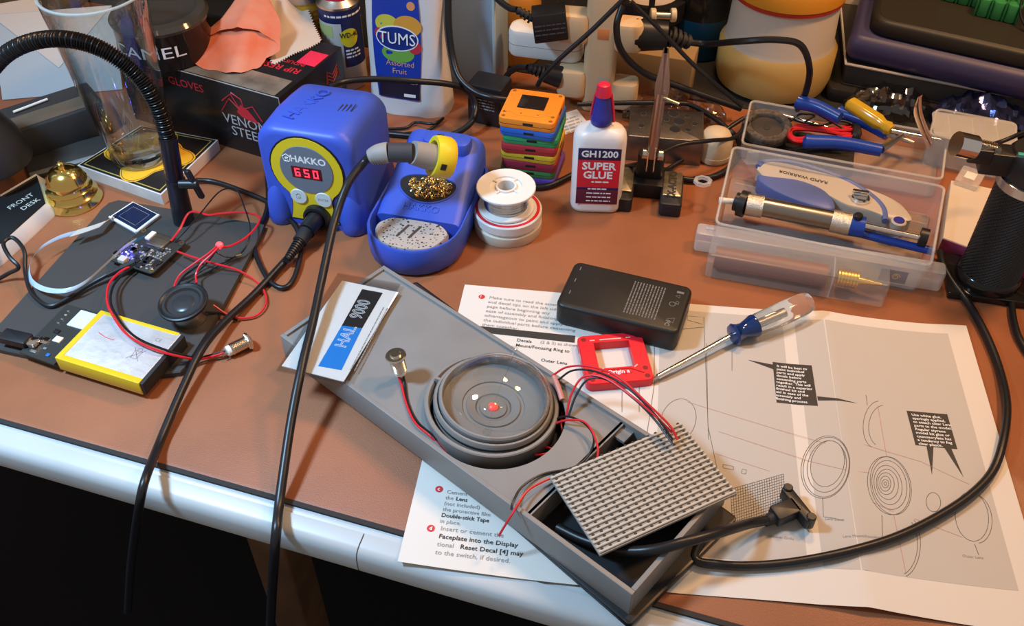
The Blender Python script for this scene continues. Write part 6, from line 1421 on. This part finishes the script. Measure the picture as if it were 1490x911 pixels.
# ================================================================ loose cables at the back
Y_ = 33
cable('black_cable', 'black cable curving from behind the station under the tablet pouch', [P(478, 128, 7.5), P(500, 119, 7.2), P(545, 115, 7.0), P(600, 118, 6.6), P(650, 122, 5.6), P(680, 132, 4.2), P(692, 155, 2.6), P(684, 180, 1.6), P(655, 197, .8), P(620, 199, .4), P(580, 196, .35), P(560, 194, .35)], .34)
cable('black_cable', 'black cable hanging in front of the pale blue bin', [V(652, -8, 33), V(653, 40, 32), V(658, 80, 31), V(668, 112, 29.5), V(690, 133, 28), V(715, 142, 27), V(745, 146, 27)], .36)
cable('black_cable', 'thin black cable crossing diagonally in front of the power strip', [V(912, -6, 28), V(860, 45, 28), V(815, 85, 28), V(790, 112, 28), V(782, 125, 28)], .26)
cable('black_cable', 'black cable looping down the right of the power strip', [V(905, 8, 30), V(897, 40, 29), V(905, 75, 29), V(935, 105, 29.5), V(985, 125, 30), V(1050, 148, 30), V(1078, 158, 30)], .36)
cable('black_cable', 'thin straight black cable running down to the organizer corner', [V(918, 2, 29), V(965, 48, 28.5), V(1010, 95, 28), V(1050, 130, 27.5), V(1080, 155, 27)], .24)
cable('black_cable', 'black cable arching over the bench block to the organizer', [P(1010, 260, .4), P(1045, 255, .4), P(1070, 235, .6), P(1074, 205, .8), P(1050, 180, 1.5), P(1010, 155, 3), P(985, 150, 3.4), P(900, 150, 3.4), P(840, 152, 3.4)], .26)
cable('black_cable', 'black cable crossing in front of the bench block', [P(905, 243, .5), P(940, 235, 3.5), P(985, 212, 3.9), P(1030, 205, 3.6), P(1068, 200, 2.5), P(1088, 178, 2)], .22)
cable('black_cable', 'black cable rising from the clip stand to the organizer', [P(968, 248, .4), P(1000, 228, .6), P(1035, 205, 1.5), P(1062, 185, 2.2), P(1082, 172, 2.6)], .22)
cable('black_cable', 'black cable behind the clip stand along the mat', [P(905, 258, .4), P(960, 255, .4), P(1010, 262, .4), P(1040, 256, .35), P(1065, 240, .4), P(1075, 215, .5)], .3)
cable('black_cable', 'black cable lying between the colour stack and the glue bottle', [P(735, 268, .4), P(790, 272, .4), P(830, 256, .4), P(850, 245, .4)], .3)
cable('black_cable', 'thin black wire looped on the mat behind the iron holder', [P(560, 188, .3), P(590, 186, .3), P(605, 178, .4), P(630, 180, .6), P(645, 172, .4), P(622, 190, .3), P(590, 194, .3)], .16)
cable('black_cable', 'black cable running from the lamp past the left of the station', [P(285, 262, .5), P(310, 264, .35), P(345, 275, .35), P(388, 293, .35), P(415, 312, .5), P(434, 338, .35), P(437, 372, .35), P(426, 408, .3), P(410, 419, .3), P(390, 406, .3), P(373, 372, .3), P(370, 345, .3), P(384, 318, .3), P(390, 290, .3), P(388, 240, .3)], .24)
cable('black_cable', 'black cable beside the knurled stand at the right edge', [P(1468, 400, 1.0), P(1472, 430, .4), P(1474, 460, .35), P(1482, 490, .35), P(1500, 520, .35)], .3)
cable('black_cable', 'black cable across the frosted compartment box', [V(1495, 190, 12), V(1460, 205, 12), V(1432, 213, 11)], .2)
lt = thing('paper_label', 'white paper label with printed lines beside the colour stack', 'label', P(836, 186, 0), 30)
mk('label_sheet', G().rbox(3.4, 4.6, .02, .12, .1, .02, R(12, 'X')), plastic('label_paper', (.62, .56, .50), .7), lt)
mk('fine_print', dash_rows(G(), -1.3, 1.2, [-1.8+k*.45 for k in range(8)], .13, .2, R(12, 'X'), 6), gink, lt, None, kind='stuff')
tb = thing('tan_bottle_cap', 'short tan plastic cap to the right of the bench block', 'cap', P(1038, 228, 0))
mk('cap_body', G().lathe([(1.6, 0), (1.75, .1), (1.7, 2.2), (1.3, 3.0), (.6, 3.3), (0, 3.35)], 24), plastic('cap_tan', (.60, .47, .31), .5), tb); mk('cap_ring', ringm([(1.6, .3), (1.82, .3), (1.82, .7), (1.6, .7)], 24), MATS['cap_tan'], tb)
crumple('clear_pouch', 'crumpled clear plastic pouch behind the clip stand', (905, 168), (1055, 176), thin_clear('pouch_film', (.72, .68, .62), .14, .12), 2.8, 2.6, 15.0, 'bag')
